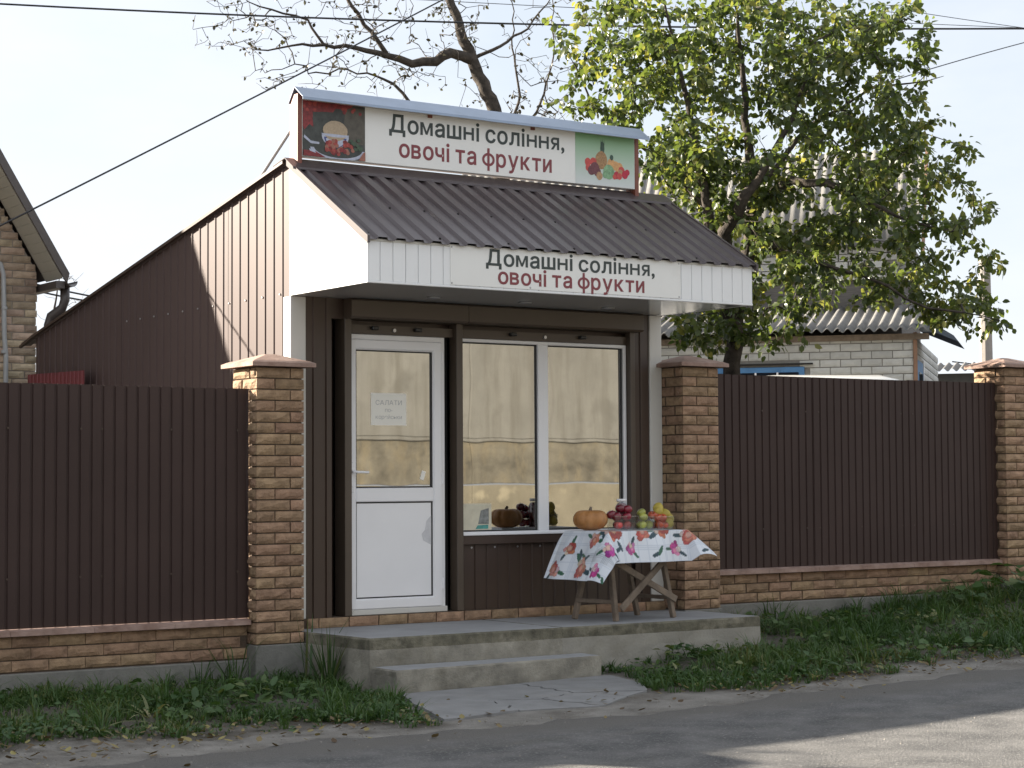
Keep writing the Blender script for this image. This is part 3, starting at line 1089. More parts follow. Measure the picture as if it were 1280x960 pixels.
def glyph(ch, bold):
    if (ch, bold) in _gl:
        return _gl[(ch, bold)]
    st, xh = 0.088 + bold * 1.6, 0.542
    if ch == 'н':
        V = [(0, 0), (st, 0), (st, xh), (0, xh), (.40, 0), (.40 + st, 0), (.40 + st, xh), (.40, xh), (st, .235), (.40, .235), (.40, .235 + st * .9), (st, .235 + st * .9)]
        F = [(0, 1, 2, 3), (4, 5, 6, 7), (8, 9, 10, 11)]
        V = [(p[0], p[1], 0) for p in V]
    elif ch == 'м':
        W, m_ = .60, .30
        V = [(0, 0), (st, 0), (st, .36), (m_ - .045, .03), (m_ + .045, .03), (W - st, .36), (W - st, 0), (W, 0), (W, xh), (W - st * 1.2, xh), (m_, .17), (st * 1.2, xh), (0, xh)]
        V = [(p[0], p[1], 0) for p in V]
        F = [tuple(range(len(V)))]
    elif ch == 'я':
        W, n = .44, 14
        V, F = [(W - st, 0, 0), (W, 0, 0), (W, xh, 0), (W - st, xh, 0)], [(0, 1, 2, 3)]
        cx, cy, rx, ry = .18, .375, .175, xh - .375
        k0 = len(V)
        for k in range(n + 1):
            a = math.pi / 2 + math.pi * k / n
            V += [(cx + rx * math.cos(a), cy + ry * math.sin(a), .004), (cx + (rx - st * .95) * math.cos(a), cy + (ry - st * .85) * math.sin(a), .004)]
        for k in range(n):
            a = k0 + 2 * k
            F.append((a, a + 2, a + 3, a + 1))
        k = len(V)
        V += [(cx, xh - st * .85, .004), (W - st, xh - st * .85, .004), (W - st, xh, .004), (cx, xh, .004),
              (cx, cy - ry, .004), (W - st, cy - ry, .004), (W - st, cy - ry + st * .85, .004), (cx, cy - ry + st * .85, .004),
              (0, 0, .002), (st * 1.1, 0, .002), (cx + .10, cy - ry + .01, .002), (cx + .10 - st, cy - ry + .01, .002)]
        F += [(k, k + 1, k + 2, k + 3), (k + 4, k + 5, k + 6, k + 7), (k + 8, k + 9, k + 10, k + 11)]
    elif ch == 'ф':
        n, cx, cy, rx, ry = 28, .33, .271, .33, .285
        V, F = [], []
        for k in range(n):
            a = 2 * math.pi * k / n
            V += [(cx + rx * math.cos(a), cy + ry * math.sin(a), 0), (cx + (rx - st) * math.cos(a), cy + (ry - st * .9) * math.sin(a), 0)]
        for k in range(n):
            a, b = 2 * k, 2 * ((k + 1) % n)
            F.append((a, b, b + 1, a + 1))
        k = len(V)
        V += [(cx - st / 2, -.21, 0.004), (cx + st / 2, -.21, 0.004), (cx + st / 2, .76, 0.004), (cx - st / 2, .76, 0.004)]
        F.append((k, k + 1, k + 2, k + 3))
    else:
        c = bpy.data.curves.new('text', 'FONT')
        c.body = ch
        c.bevel_depth = bold
        c.bevel_resolution = 0
        c.resolution_u = 5
        o = bpy.data.objects.new('text', c)
        COL.objects.link(o)
        me = bpy.data.meshes.new_from_object(o.evaluated_get(bpy.context.evaluated_depsgraph_get()))
        V = [tuple(v.co) for v in me.vertices]
        F = [tuple(p.vertices) for p in me.polygons]
        bpy.data.objects.remove(o)
        bpy.data.curves.remove(c)
        bpy.data.meshes.remove(me)
    mn = min(p[0] for p in V)
    V = [(p[0] - mn, p[1], p[2]) for p in V]
    _gl[(ch, bold)] = (V, F, max(p[0] for p in V))
    return _gl[(ch, bold)]


def text(body, x0, x1, zb, cap, y, material, parent, bold=0.012):
    pen, items = 0.0, []
    for ch in body:
        if ch == ' ':
            pen += 0.20
            continue
        V, F, wd = glyph(ch, bold)
        gap = 0.075 if ch in 'оесОСф,' else 0.105
        items.append((ch, pen, V, F))
        pen += wd + gap
    tot = pen - gap
    sx, sz = (x1 - x0) / tot, cap / 0.70
    for ch, p, V, F in items:
        me = bpy.data.meshes.new('letter')
        me.from_pydata([(v[0] * sx, -v[2] * 0.03, v[1] * sz) for v in V], [], F)
        me.materials.append(material)
        me.update()
        link('letter', me, parent, (x0 + p * sx, y, zb))


ban = MB().box(0.656, 2.735, -1.1345, -1.1312, 2.818, 3.094).build('sign_banner', MT['banner'], shop)
text('Домашні соління,', 0.955, 2.485, 2.974, 0.108, -1.1362, MT['ink_dark'], ban, 0.020)
text('овочі та фрукти', 1.058, 2.385, 2.846, 0.108, -1.1362, MT['ink_red'], ban, 0.020)
for (x, z) in ((0.668, 2.83), (0.668, 3.085), (1.34, 2.83), (2.04, 2.828), (2.722, 2.83), (2.722, 3.085)):
    MB().lathe([(0, 0.003), (0.006, 0.003), (0.008, 0), (0, 0)], 6).build('rivet', MT['steel'], ban, loc=(x, -1.1345, z), rot=(math.pi / 2, 0, 0))

# ------------------------------------------------------------------ roof sign
sg = thing('roof_sign', 'white sign with dark green and maroon lettering standing on the shop ridge', 'sign', (1.6, -0.01, 3.80))
SY = -0.060


def sl(b, name, m_, par=None, **k):
    b.V = [(p[0] - 1.6, p[1] + 0.01, p[2] - 3.80) for p in b.V]
    return b.build(name, m_, par or sg, **k)


X0, X1, Z0, Z1 = 0.058, 3.144, 3.826, 4.262
board = sl(MB().box(X0, X1, SY, 0.035, Z0, Z1), 'sign_board', MT['banner'])
XP, XQ = 0.590, 2.540


def pic_shape(b, pts, layer, mi):
    b.cnt = getattr(b, 'cnt', 0) + 1
    b.face([(p[0], SY - 0.0012 - 0.00008 * b.cnt, p[1]) for p in pts], mi)


def ell(b, cx, cz, rx, rz, layer, mi, n=16, jit=0.0, a0=0, a1=360):
    pts = []
    for i in range(n + (0 if a1 - a0 == 360 else 1)):
        a = R(a0 + (a1 - a0) * i / n)
        k = 1 + random.uniform(-jit, jit)
        x = min(max(cx + rx * k * math.cos(a), b.lim[0] + .002), b.lim[1] - .002)
        z = min(max(cz + rz * k * math.sin(a), Z0 + .002), Z1 - .002)
        pts.append((x, z))
    pic_shape(b, pts, layer, mi)


def ink(n_, c, v=0.15, s=40):
    return mat(n_, c, 0.5, v, s)


# left picture: bowl of grain on red berries, dark cloth
pm_ = [ink('print_dark', (0.045, 0.050, 0.045), 0.5, 18), ink('print_berry', (0.20, 0.022, 0.024), 0.5, 45), ink('print_grain', (0.40, 0.31, 0.21), 0.15, 60),
       ink('print_china', (0.42, 0.45, 0.55), 0.15), ink('print_blue', (0.045, 0.065, 0.20), 0.3), ink('print_red', (0.32, 0.05, 0.04), 0.4, 60),
       ink('print_green', (0.05, 0.085, 0.05), 0.4), ink('print_wood', (0.30, 0.12, 0.085), 0.25), ink('print_taupe', (0.085, 0.075, 0.058), 0.3, 20)]
b = MB()
b.lim = (X0 + 0.004, XP)
pic_shape(b, [(X0 + .004, Z0 + .003), (XP, Z0 + .003), (XP, Z1 - .003), (X0 + .004, Z1 - .003)], 0, 0)
pic_shape(b, [(0.40, 3.95), (XP - .002, 3.95), (XP - .002, 4.22), (0.42, 4.22)], 1, 8)
ell(b, 0.20, 4.215, 0.17, 0.05, 2, 1, 14, .2)
ell(b, 0.34, 4.235, 0.15, 0.035, 2, 1, 14, .2)
ell(b, 0.10, 4.11, 0.05, 0.10, 2, 1, 12, .25)
ell(b, 0.12, 3.99, 0.055, 0.07, 2, 0, 12, .2)
for k in range(22):
    ell(b, random.uniform(.07, .56), random.uniform(4.17, 4.25), .014, .014, 3, random.choice((1, 5, 5)), 8)
ell(b, 0.36, 3.90, 0.235, 0.085, 2, 3, 20, 0, 180, 360)
ell(b, 0.36, 3.905, 0.205, 0.070, 3, 0, 20, 0, 170, 370)
pic_shape(b, [(0.075, 3.985), (0.13, 3.945), (0.20, 3.94), (0.20, 3.925), (0.13, 3.925), (0.07, 3.965)], 3, 3)
ell(b, 0.335, 4.00, 0.115, 0.09, 4, 3, 18, 0, 180, 360)
ell(b, 0.335, 3.985, 0.095, 0.075, 5, 4, 18, 0, 180, 360)
ell(b, 0.335, 3.975, 0.080, 0.060, 6, 3, 18, 0, 180, 360)
ell(b, 0.335, 4.035, 0.105, 0.075, 6, 2, 20, .02)
ell(b, 0.335, 4.01, 0.118, 0.022, 5, 3, 20, 0, 180, 360)
for k in range(46):
    a = random.uniform(0, 6.28)
    q = math.sqrt(random.random())
    ell(b, 0.35 + .14 * q * math.cos(a), 3.915 + .05 * q * math.sin(a), .017, .017, 7, random.choice((5, 1, 5, 7)), 8)
for k in range(12):
    ell(b, random.uniform(.46, .58), random.uniform(3.90, 3.98), .018, .012, 7, 6, 7)
pic_shape(b, [(0.53, Z0 + .004), (XP - .002, Z0 + .004), (XP - .002, 3.90), (0.57, 3.89)], 8, 7)
pic_shape(b, [(0.066, Z0 + .004), (0.25, Z0 + .004), (0.16, 3.872), (0.066, 3.872)], 8, 1)
pic_shape(b, [(0.11, 3.885), (0.16, 3.875), (0.17, 3.855), (0.12, 3.868)], 9, 3)
pb = sl(b, 'berry_picture', pm_, board, fix=False)
pb['label'] = 'printed picture of a bowl of grain among red berries'

# right picture: heap of fruit on green
gm = mat('print_green_fade', (0.30, 0.48, 0.30), 0.45, 0.03)
N_, L_ = gm.node_tree.nodes, gm.node_tree.links
tc_ = N_.new('ShaderNodeTexCoord')
sp_ = N_.new('ShaderNodeSeparateXYZ')
cr_ = N_.new('ShaderNodeValToRGB')
mr_ = N_.new('ShaderNodeMapRange')
mr_.inputs['From Min'].default_value = 0.03
mr_.inputs['From Max'].default_value = 0.45
L_.new(tc_.outputs['Object'], sp_.inputs[0])
L_.new(sp_.outputs['Z'], mr_.inputs['Value'])
L_.new(mr_.outputs[0], cr_.inputs[0])
cr_.color_ramp.elements[0].color = (0.62, 0.66, 0.66, 1)
cr_.color_ramp.elements[1].color = (0.20, 0.42, 0.20, 1)
L_.new(cr_.outputs[0], N_['Principled BSDF'].inputs['Base Color'])
fm = [gm, ink('print_pineapple', (0.34, 0.20, 0.09), 0.4, 70), ink('print_leaf', (0.04, 0.085, 0.06), 0.3), ink('print_apple', (0.52, 0.07, 0.06), 0.2),
      ink('print_grape', (0.15, 0.045, 0.055), 0.4, 70), ink('print_peach', (0.62, 0.34, 0.14), 0.2), ink('print_cabbage', (0.20, 0.36, 0.20), 0.4, 50),
      ink('print_cherry', (0.45, 0.02, 0.05), 0.2), ink('print_kiwi', (0.42, 0.25, 0.13), 0.3)]
b = MB()
b.lim = (XQ, X1 - .004)
pic_shape(b, [(XQ, Z0 + .003), (X1 - .004, Z0 + .003), (X1 - .004, Z1 - .003), (XQ, Z1 - .003)], 0, 0)
cx = 2.80
for k in range(9):
    a = R(62 + 56 * k / 8)
    L = .125 + .03 * math.sin(k * 2.2)
    p = Vector((cx + 0.012, 4.075))
    d = Vector((math.cos(a) * .42, math.sin(a)))
    q = Vector((-d.y, d.x)) * .010
    pic_shape(b, [tuple(p - q), tuple(p + q), tuple(p + d * L)], 2 + k * .1, 2)
ell(b, cx + .012, 4.13, .022, .06, 2, 2, 10)
ell(b, cx, 4.035, 0.060, 0.075, 2, 1, 16, .03)
for (x, z, r_, c) in ((2.665, 4.01, .034, 3), (2.72, 4.015, .036, 3), (2.668, 3.965, .03, 3), (2.735, 3.965, .05, 4), (2.70, 3.945, .04, 4), (2.76, 3.935, .04, 4),
                      (2.78, 3.905, .034, 8), (2.90, 4.01, .045, 5), (2.945, 4.00, .04, 5), (2.98, 3.985, .045, 5), (3.005, 3.965, .035, 3), (2.875, 3.945, .062, 6), (2.84, 3.92, .03, 6),
                      (2.955, 3.925, .032, 7), (2.995, 3.945, .03, 8), (2.985, 3.918, .028, 3), (3.04, 3.935, .034, 7), (3.065, 3.955, .026, 7), (2.935, 3.91, .022, 3)):
    ell(b, x, z, r_ * .92, r_, 3 + (4.1 - z) * 8, c, 14, .03)
ell(b, 2.905, 4.065, .018, .024, 3, 2, 10)
pb = sl(b, 'fruit_picture', fm, board, fix=False)
pb['label'] = 'printed picture of a pineapple and heaped fruit on green'
for body, a, e, zb, m_ in (('Домашні соління,', 0.800, 2.432, 4.078, MT['ink_dark']), ('овочі та фрукти', 0.886, 2.306, 3.893, MT['ink_red'])):
    text(body, a - 1.6, e - 1.6, zb - 3.80, 0.128, SY + 0.01 - 0.0016, m_, board, bold=0.020)
sl(MB().box(0.020, X0 - .001, SY - 0.006, 0.06, 3.765, 4.285, 0.003), 'end_post', MT['red_trim'])
sl(MB().box(X1 + .001, 3.184, SY - 0.006, 0.06, 3.765, 4.285, 0.003), 'end_post', MT['red_trim'])
for x in (1.16, 2.12):
    sl(MB().box(x - .018, x + .018, SY - 0.012, SY - 0.001, 4.215, 4.272), 'bracket', MT['red_trim'])
sl(MB().box(X0, X1, SY - 0.028, SY - 0.002, 4.238, 4.262, 0.003), 'top_batten', MT['post'])
for x in (0.42, 1.0, 1.75, 2.3, 2.86):
    sl(MB().box(x - .05, x + .05, SY - 0.033, SY - 0.0285, 4.236, 4.256), 'batten_clip', MT['post'])
for (xa, xb) in ((0.008, 1.62), (1.60, 3.222)):
    b = MB()
    up = 0.002 if xa < 0.1 else 0.0
    b.prism([(-0.165, 4.238 + up), (-0.035, 4.330 + up), (0.060, 4.222 + up), (0.060, 4.226 + up), (-0.035, 4.335 + up), (-0.165, 4.242 + up)], xa, xb, 'x')
    b.prism([(-0.165, 4.242 + up), (-0.1665, 4.222 + up), (-0.1645, 4.222 + up), (-0.163, 4.242 + up)], xa, xb, 'x')
    sl(b, 'cap_sheet', MT['zinc'])
sl(MB().tube([(0.035, 0.05, 4.04), (0.035, 0.62, 3.71)], 0.011, 6), 'brace', MT['steel'])
sl(MB().tube([(3.16, 0.05, 4.04), (3.16, 0.62, 3.71)], 0.011, 6), 'brace', MT['steel'])

# ------------------------------------------------------------------ papers on the glass
nt_ = thing('paper_notice', 'white paper notice with faint printed words behind the door glass', 'notice', (0.86, 0.0655, 1.86))
sheet_ = MB().box(-0.152, 0.160, -0.0015, -0.0003, 0.004, 0.247).build('paper_sheet', MT['paper'], nt_)
for body, hw, z, cap in (('САЛАТИ', 0.115, 0.158, 0.034), ('по-', 0.032, 0.105, 0.030), ('корейськи', 0.115, 0.052, 0.030)):
    text(body, 0.004 - hw, 0.004 + hw, z, cap, -0.0022, MT['ink_faint'], sheet_, 0.0)
b = MB()
b.box(-0.018, 0.018, -0.001, 0.0, -0.035, 0.035)
tag(b.build('paper_scrap', MT['paper'], None, loc=(1.165, 0.0645, 1.485), rot=(0, R(18), 0)), 'small white paper scrap stuck low on the door glass', 'scrap')
ps = thing('window_poster', 'cream poster with grey and teal print in the lower left of the window', 'poster', (1.67, 0.076, 1.06))
b = MB()
b.box(-0.138, 0.130, -0.0015, 0.0, 0.0, 0.205)
b.build('poster_sheet', mat('cream_print', (0.66, 0.62, 0.48), 0.6, 0.1, 9, dirt=((0.45, 0.38, 0.26), 7, 0.5, 0.5)), ps)
b = MB()
b.face([(0.005, -0.0025, 0.045), (0.105, -0.0025, 0.045), (0.105, -0.0025, 0.17), (0.03, -0.0025, 0.15)])
b.build('grey_print', mat('grey_print', (0.22, 0.23, 0.22), 0.6, 0.5, 30), ps, fix=False)
b = MB()
b.face([(-0.02, -0.003, 0.008), (0.10, -0.003, 0.008), (0.10, -0.003, 0.040), (0.0, -0.003, 0.036)])
b.build('teal_print', mat('teal_print', (0.08, 0.30, 0.27), 0.6, 0.3, 30), ps, fix=False)


# ------------------------------------------------------------------ folding table, cloth, produce
TZ, ZP = 1.052, 0.374
TX0, TX1, TY0, TY1 = 2.20, 2.97, -0.90, -0.36
tb = thing('folding_table', 'weathered wooden folding table with crossed braces under the floral cloth', 'table', (2.585, -0.63, ZP))


def tl(b, name, m_='wood'):
    b.V = [(p[0] - 2.585, p[1] + 0.63, p[2] - ZP) for p in b.V]
    return b.build(name, MT[m_], tb)


for k in range(5):
    ya = TY0 + 0.02 + k * (TY1 - TY0 - 0.04) / 5
    tl(MB().box(TX0 + .02, TX1 - .02, ya + .003, ya + (TY1 - TY0 - .04) / 5 - .003, TZ - 0.026, TZ - 0.004, 0.003), 'top_board')
feet = dict(fl=(2.320, -0.835), bl=(2.227, -0.432), fr=(2.925, -0.775), br=(2.875, -0.390))
tops = dict(fl=(2.16 + .10, -0.82), bl=(2.40, -0.43), fr=(2.76, -0.80), br=(2.70, -0.42))
for k in ('fl', 'bl', 'fr', 'br'):
    tl(MB().bar((*feet[k], ZP), (*tops[k], TZ - 0.03), 0.034, 0.046, 0.004, up=(0, 1, 0)), 'leg')
tl(MB().bar((2.285, -0.862, 0.83), (2.925, -0.812, 0.515), 0.022, 0.05, 0.004), 'brace')
tl(MB().bar((2.330, -0.885, 0.465), (2.790, -0.845, 0.83), 0.022, 0.05, 0.004), 'brace')
tl(MB().bar((2.30, -0.83, 0.52), (2.245, -0.44, 0.52), 0.03, 0.03, 0.003), 'stretcher')
tl(MB().bar((2.89, -0.80, 0.53), (2.85, -0.40, 0.53), 0.03, 0.03, 0.003), 'stretcher')
tl(MB().bar((2.24, -0.87, TZ - .055), (2.95, -0.87, TZ - .055), 0.02, 0.05, 0.003), 'apron')

# oilcloth: draped grid with a printed pattern carried by the sheet itself
NX, NYc = 190, 110
ovL, ovR, ovF, ovB = 0.42, 0.20, 0.25, 0.05
flow = []
rf = random.Random(5)
WID, DEP = ovL + (TX1 - TX0) + ovR, ovF + (TY1 - TY0) + ovB
for (s, q, rr, kind) in ((0.10, 0.40, .075, 0), (0.34, 0.36, .055, 0), (0.30, 0.12, .06, 1), (0.47, 0.25, .07, 2), (0.62, 0.11, .045, 1), (0.74, 0.24, .06, 0),
                         (0.93, 0.26, .065, 2), (1.05, 0.10, .05, 1), (1.18, 0.20, .06, 0), (0.08, 0.16, .05, 1), (0.26, 0.62, .05, 2), (0.60, 0.50, .07, 0), (0.95, 0.55, .07, 2), (0.08, 0.72, .06, 0)):
    flow.append((s, q, rr * 1.32, kind, rf.random() * 6.28))
leaves = []
for (s, q, rr, kind, ph) in flow:
    for k in range(2):
        a = ph + k * 2.6 + rf.random()
        leaves.append((s + math.cos(a) * rr * 1.15, q + math.sin(a) * rr * 1.15, rr * .62, a))
for (s, q, a) in ((0.20, 0.42, 1.2), (0.22, 0.48, .6), (0.19, 0.36, 2.2), (0.38, 0.27, .7), (0.41, 0.31, .9), (0.50, 0.13, 2.0), (0.47, 0.10, .5), (0.84, 0.06, .4), (0.88, 0.09, 1.0), (1.27, 0.04, .3), (0.02, .02, .6)):
    leaves.append((s, q, .045, a))
pal = [((0.62, 0.20, 0.13), (0.46, 0.09, 0.08), (0.70, 0.36, 0.26)), ((0.55, 0.06, 0.30), (0.33, 0.02, 0.20), (0.66, 0.24, 0.42)), ((0.36, 0.06, 0.05), (0.50, 0.17, 0.08), (0.62, 0.30, 0.24))]


petals = []
for (x, y, rr, kind, ph) in flow:
    p = pal[kind]
    for k in range(17 if kind != 1 else 12):
        a = ph + k * 2.4
        q_ = rr * (0.78 - 0.045 * k) * (1 if k % 3 else .8)
        q_ = max(q_, 0)
        jit = rf.uniform(-.15, .15)
        col_ = p[(0, 2, 1, 0, 1)[k % 5]]
        if k in (4, 9):
            col_ = (0.66, 0.50, 0.46)
        petals.append((x + math.cos(a + jit) * q_, y + math.sin(a + jit) * q_, rr * rf.uniform(.24, .36), tuple(v * rf.uniform(.8, 1.15) for v in col_)))


def cloth_col(s, q):
    fs, fq = (s * 62) % 1.0, (q * 62) % 1.0
    c = (0.72, 0.76, 0.81)
    if fs < 0.16 or fq < 0.16:
        c = (0.58, 0.63, 0.70)
    if 0.16 < s < 0.33 and math.sin(s * 9 + q * 4) > -.2 and q < .72:
        c = tuple(v * (.66 if (fs < .3 or fq < .3) else .86) for v in c)
    for (x, y, L, a) in leaves:
        dx, dy = s - x, q - y
        if abs(dx) < L and abs(dy) < L:
            u_, v_ = dx * math.cos(a) + dy * math.sin(a), -dx * math.sin(a) + dy * math.cos(a)
            if (u_ / L) ** 2 + (v_ / (L * .34)) ** 2 < 1:
                k = 0.6 + 0.4 * (abs(v_) > L * .05)
                c = (0.035 * k, 0.13 * k, 0.075 * k) if (int(x * 97) % 3) else (0.03 * k, 0.07 * k, 0.09 * k)
    for (x, y, r_, col_) in petals:
        d2 = (s - x) ** 2 + (q - y) ** 2
        if d2 < r_ * r_:
            k = 1.0 if d2 < (r_ * .72) ** 2 else 0.72
            c = tuple(v * k for v in col_)
    return c


b = MB()
cols = []
for j in range(NYc + 1):
    for i in range(NX + 1):
        s, q = WID * i / NX, DEP * j / NYc
        lx, ly = s - ovL, q - ovF                 # position on the table
        W, D = TX1 - TX0, TY1 - TY0
        px, py = min(max(lx, 0), W), min(max(ly, 0), D)
        ox, oy = lx - px, ly - py
        d = math.hypot(ox, oy)
        x, y, z = TX0 + px, TY0 + py, TZ + 0.002
        if d > 0:
            nx_, ny_ = ox / d, oy / d
            diag = abs(nx_ * ny_) * 2
            flare = 0.26 + 0.42 * diag
            if ox > 0:
                flare = 0.66 + 0.14 * diag if oy < 0 else 0.6
            if ox < 0:
                flare = 0.50 + 0.12 * diag
            wav = 0.022 * math.sin(px * 15 + 1.0) * (1 if oy < 0 else 0) + 0.016 * math.sin(py * 17 + 0.5) * (1 if ox < 0 else 0)
            r0 = 0.02
            out_ = flare * d * (1 - 0.25 * d) + wav * min(1, d / .12)
            dn = max(0.0, math.sqrt(max(0, d * d - (flare * d) ** 2 * .9)) - 0.25 * r0) * (1 if d > r0 else d / r0)
            x += nx_ * out_
            y += ny_ * out_
            z -= dn
            if ox < 0 and oy < 0:            # gathered corner fold
                f = min(-ox, -oy) / 0.2
                x += 0.05 * f
                y -= 0.02 * f
                z += 0.010 * f
        else:
            z += 0.0015 * math.sin(lx * 23) * math.sin(ly * 19)
        b.V.append((x - 2.585, y + 0.63, z - TZ))
        cols.append((s, q))
for j in range(NYc):
    for i in range(NX):
        k = j * (NX + 1) + i
        b.F.append((k, k + 1, k + NX + 2, k + NX + 1))
b.I = [0] * len(b.F)
cm = bpy.data.materials.new('floral_oilcloth')
cm.use_nodes = True
N_, L_ = cm.node_tree.nodes, cm.node_tree.links
at_ = N_.new('ShaderNodeAttribute')
at_.attribute_name = 'print'
L_.new(at_.outputs['Color'], N_['Principled BSDF'].inputs['Base Color'])
N_['Principled BSDF'].inputs['Roughness'].default_value = 0.42
cl = b.build('tablecloth', cm, None, True, loc=(2.585, -0.63, TZ), fix=False)
ca = cl.data.color_attributes.new('print', 'FLOAT_COLOR', 'POINT')
ca.data.foreach_set('color', np.array([(*cloth_col(s, q), 1) for (s, q) in cols], dtype=np.float32).ravel())
tag(cl, 'white floral oilcloth with red and magenta flowers draped over the table', 'tablecloth')

# pumpkin
TT = TZ + 0.004
pk = thing('pumpkin', 'ribbed tan-orange pumpkin at the left end of the floral tablecloth', 'pumpkin', (2.335, -0.50, TT))
b = MB()
nR, nA = 16, 60
for i in range(nR + 1):
    a = math.pi * i / nR
    for j in range(nA):
        h = 2 * math.pi * j / nA
        rib = 1 - 0.085 * (1 - abs(math.sin(5 * h))) ** 1.6
        r_ = 0.138 * math.sin(a) ** 0.72 * (rib if 0 < i < nR else 1) + 0.001
        z = -math.cos(a) * 0.084
        if a > 2.3:
            z -= 0.020 * ((a - 2.3) / .84) ** 1.5
        b.V.append((r_ * math.cos(h), r_ * math.sin(h) * .97, z + 0.083))
for i in range(nR):
    for j in range(nA):
        b.F.append((i * nA + j, i * nA + (j + 1) % nA, (i + 1) * nA + (j + 1) % nA, (i + 1) * nA + j))
b.I = [0] * len(b.F)
b.build('rind', mat('pumpkin_rind', (0.40, 0.17, 0.040), 0.5, 0.22, 9, 0.12, 60, col2=(0.44, 0.21, 0.075), dirt=((0.30, 0.20, 0.10), 6, 0.5, 0.6)), pk, True)
MB().tube([(0, 0, 0.140), (0.004, 0.002, 0.163), (0.012, 0.006, 0.176)], [0.018, 0.012, 0.010], 8).build('stem', MT['wood'], pk, True)


def fruit_mesh(name, r_, sq, kind, material):
    b = MB()
    nR, nA = 12, 18
    for i in range(nR + 1):
        a = math.pi * i / nR
        for j in range(nA):
            h = 2 * math.pi * j / nA
            rr = math.sin(a)
            z = -math.cos(a) * sq
            if kind == 'apple':
                z -= 0.34 * math.exp(-(rr / .28) ** 2) * (1 if z > 0 else -.6)
                rr *= 1 + 0.07 * math.cos(a) * -1
            elif kind == 'quince':
                rr *= 1 + 0.06 * math.cos(3 * h) + (-.20 * max(0, -math.cos(a)))
                z *= 1.12
            b.V.append((r_ * rr * math.cos(h), r_ * rr * math.sin(h), r_ * z))
    for i in range(nR):
        for j in range(nA):
            b.F.append((i * nA + j, i * nA + (j + 1) % nA, (i + 1) * nA + (j + 1) % nA, (i + 1) * nA + j))
    b.I = [0] * len(b.F)
    me = bpy.data.meshes.new(name)
    me.from_pydata(b.V, [], b.F)
    me.materials.append(material)
    me.polygons.foreach_set('use_smooth', [True] * len(me.polygons))
    st = MB().tube([(0, 0, r_ * .5), (0.002, 0, r_ * 1.05)], [0.0022, 0.0018], 5)
    me2 = bpy.data.meshes.new('stem')
    me2.from_pydata(st.V, [], st.F)
    me2.materials.append(MT['wood'])
    return me, me2


FM = dict(
    red=fruit_mesh('red_apple', 0.036, .88, 'apple', mat('red_apple_skin', (0.30, 0.022, 0.028), 0.25, 0.3, 18, rnd=.25, col2=(0.42, 0.06, 0.05), coat=.3)),
    dark=fruit_mesh('dark_red_apple', 0.039, .88, 'apple', mat('dark_red_skin', (0.17, 0.010, 0.022), 0.2, 0.3, 14, rnd=.25, coat=.5)),
    green=fruit_mesh('green_apple', 0.036, .90, 'apple', mat('green_apple_skin', (0.34, 0.36, 0.07), 0.3, 0.2, 14, rnd=.15, coat=.3)),
    yellow=fruit_mesh('yellow_quince', 0.042, .95, 'quince', mat('quince_skin', (0.46, 0.36, 0.06), 0.5, 0.2, 12, rnd=.15, dirt=((0.30, 0.24, 0.10), 14, .55, .5))),
    orange=fruit_mesh('tomato', 0.036, .82, 'apple', mat('tomato_skin', (0.44, 0.075, 0.030), 0.22, 0.2, 10, rnd=.2, coat=.4)))
INFO = dict(red=('red_apple', 'apple'), dark=('dark_red_apple', 'apple'), green=('green_apple', 'apple'), yellow=('yellow_quince', 'quince'), orange=('tomato', 'tomato'))


def fruit(kind, x, y, z, label, group):
    nm, cat = INFO[kind]
    o = link(nm, FM[kind][0], None, (x, y, z), (random.uniform(-.5, .5), random.uniform(-.5, .5), random.uniform(0, 6)))
    tag(o, label, cat, group)
    link('stem', FM[kind][1], o)
    return o


def relabel(objs, spec):
    for i, lab in spec.items():
        objs[i]['label'] = lab


def tub(x, y, wx, wy, h, label):
    t = thing('plastic_tub', label, 'tub', (x, y, TT), R(-8), group='clear plastic fruit tubs')
    b = MB()
    th = 0.0015
    z0 = 0.0005
    o0 = [(-wx * .44, -wy * .44), (wx * .44, -wy * .44), (wx * .44, wy * .44), (-wx * .44, wy * .44)]
    o1 = [(-wx * .5, -wy * .5), (wx * .5, -wy * .5), (wx * .5, wy * .5), (-wx * .5, wy * .5)]
    b.V += [(p[0], p[1], z0) for p in o0] + [(p[0], p[1], h) for p in o1]
    for i in range(4):
        b.F.append((i, (i + 1) % 4, 4 + (i + 1) % 4, 4 + i))
    b.F.append((0, 1, 2, 3))
    b.I = [0] * 5
    b.build('tub_wall', MT['clear'], t, fix=False)
    frame4(-wx * .52, wx * .52, -wy * .52, wy * .52, 0.008, 0, 0.004, 0.001)
    b = MB()
    for (a, c) in zip(o1, o1[1:] + o1[:1]):
        b.bar((a[0], a[1], h), (c[0], c[1], h), 0.006, 0.004, 0.001)
    b.build('rim', MT['clear'], t)
    return t


tub(2.555, -0.60, 0.185, 0.15, 0.105, 'clear plastic tub of red apples right of the pumpkin')
tub(2.722, -0.665, 0.135, 0.13, 0.100, 'clear plastic tub of yellow-green apples in the middle of the table')
tub(2.872, -0.70, 0.155, 0.15, 0.100, 'clear plastic tub of tomatoes and quinces at the right of the table')
for (dx, dy) in ((-.05, -.035), (.03, -.04), (-.01, .035), (.055, .03)):
    fruit('red', 2.555 + dx, -0.60 + dy, TT + .036, 'red apple inside the left plastic tub beside the pumpkin', 'red apples in the left tub')
fl_ = []
for (dx, dy, dz) in ((-.055, -.02, .100), (.02, -.045, .100), (.055, .02, .100), (-.02, .04, .102), (-.088, .01, .118), (0.045, -.025, .155), (-.01, .0, .165)):
    fl_ += [fruit('dark', 2.558 + dx, -0.60 + dy, TT + dz, 'dark red apple heaped on top of the left plastic tub', 'dark red apples heaped on the left tub')]
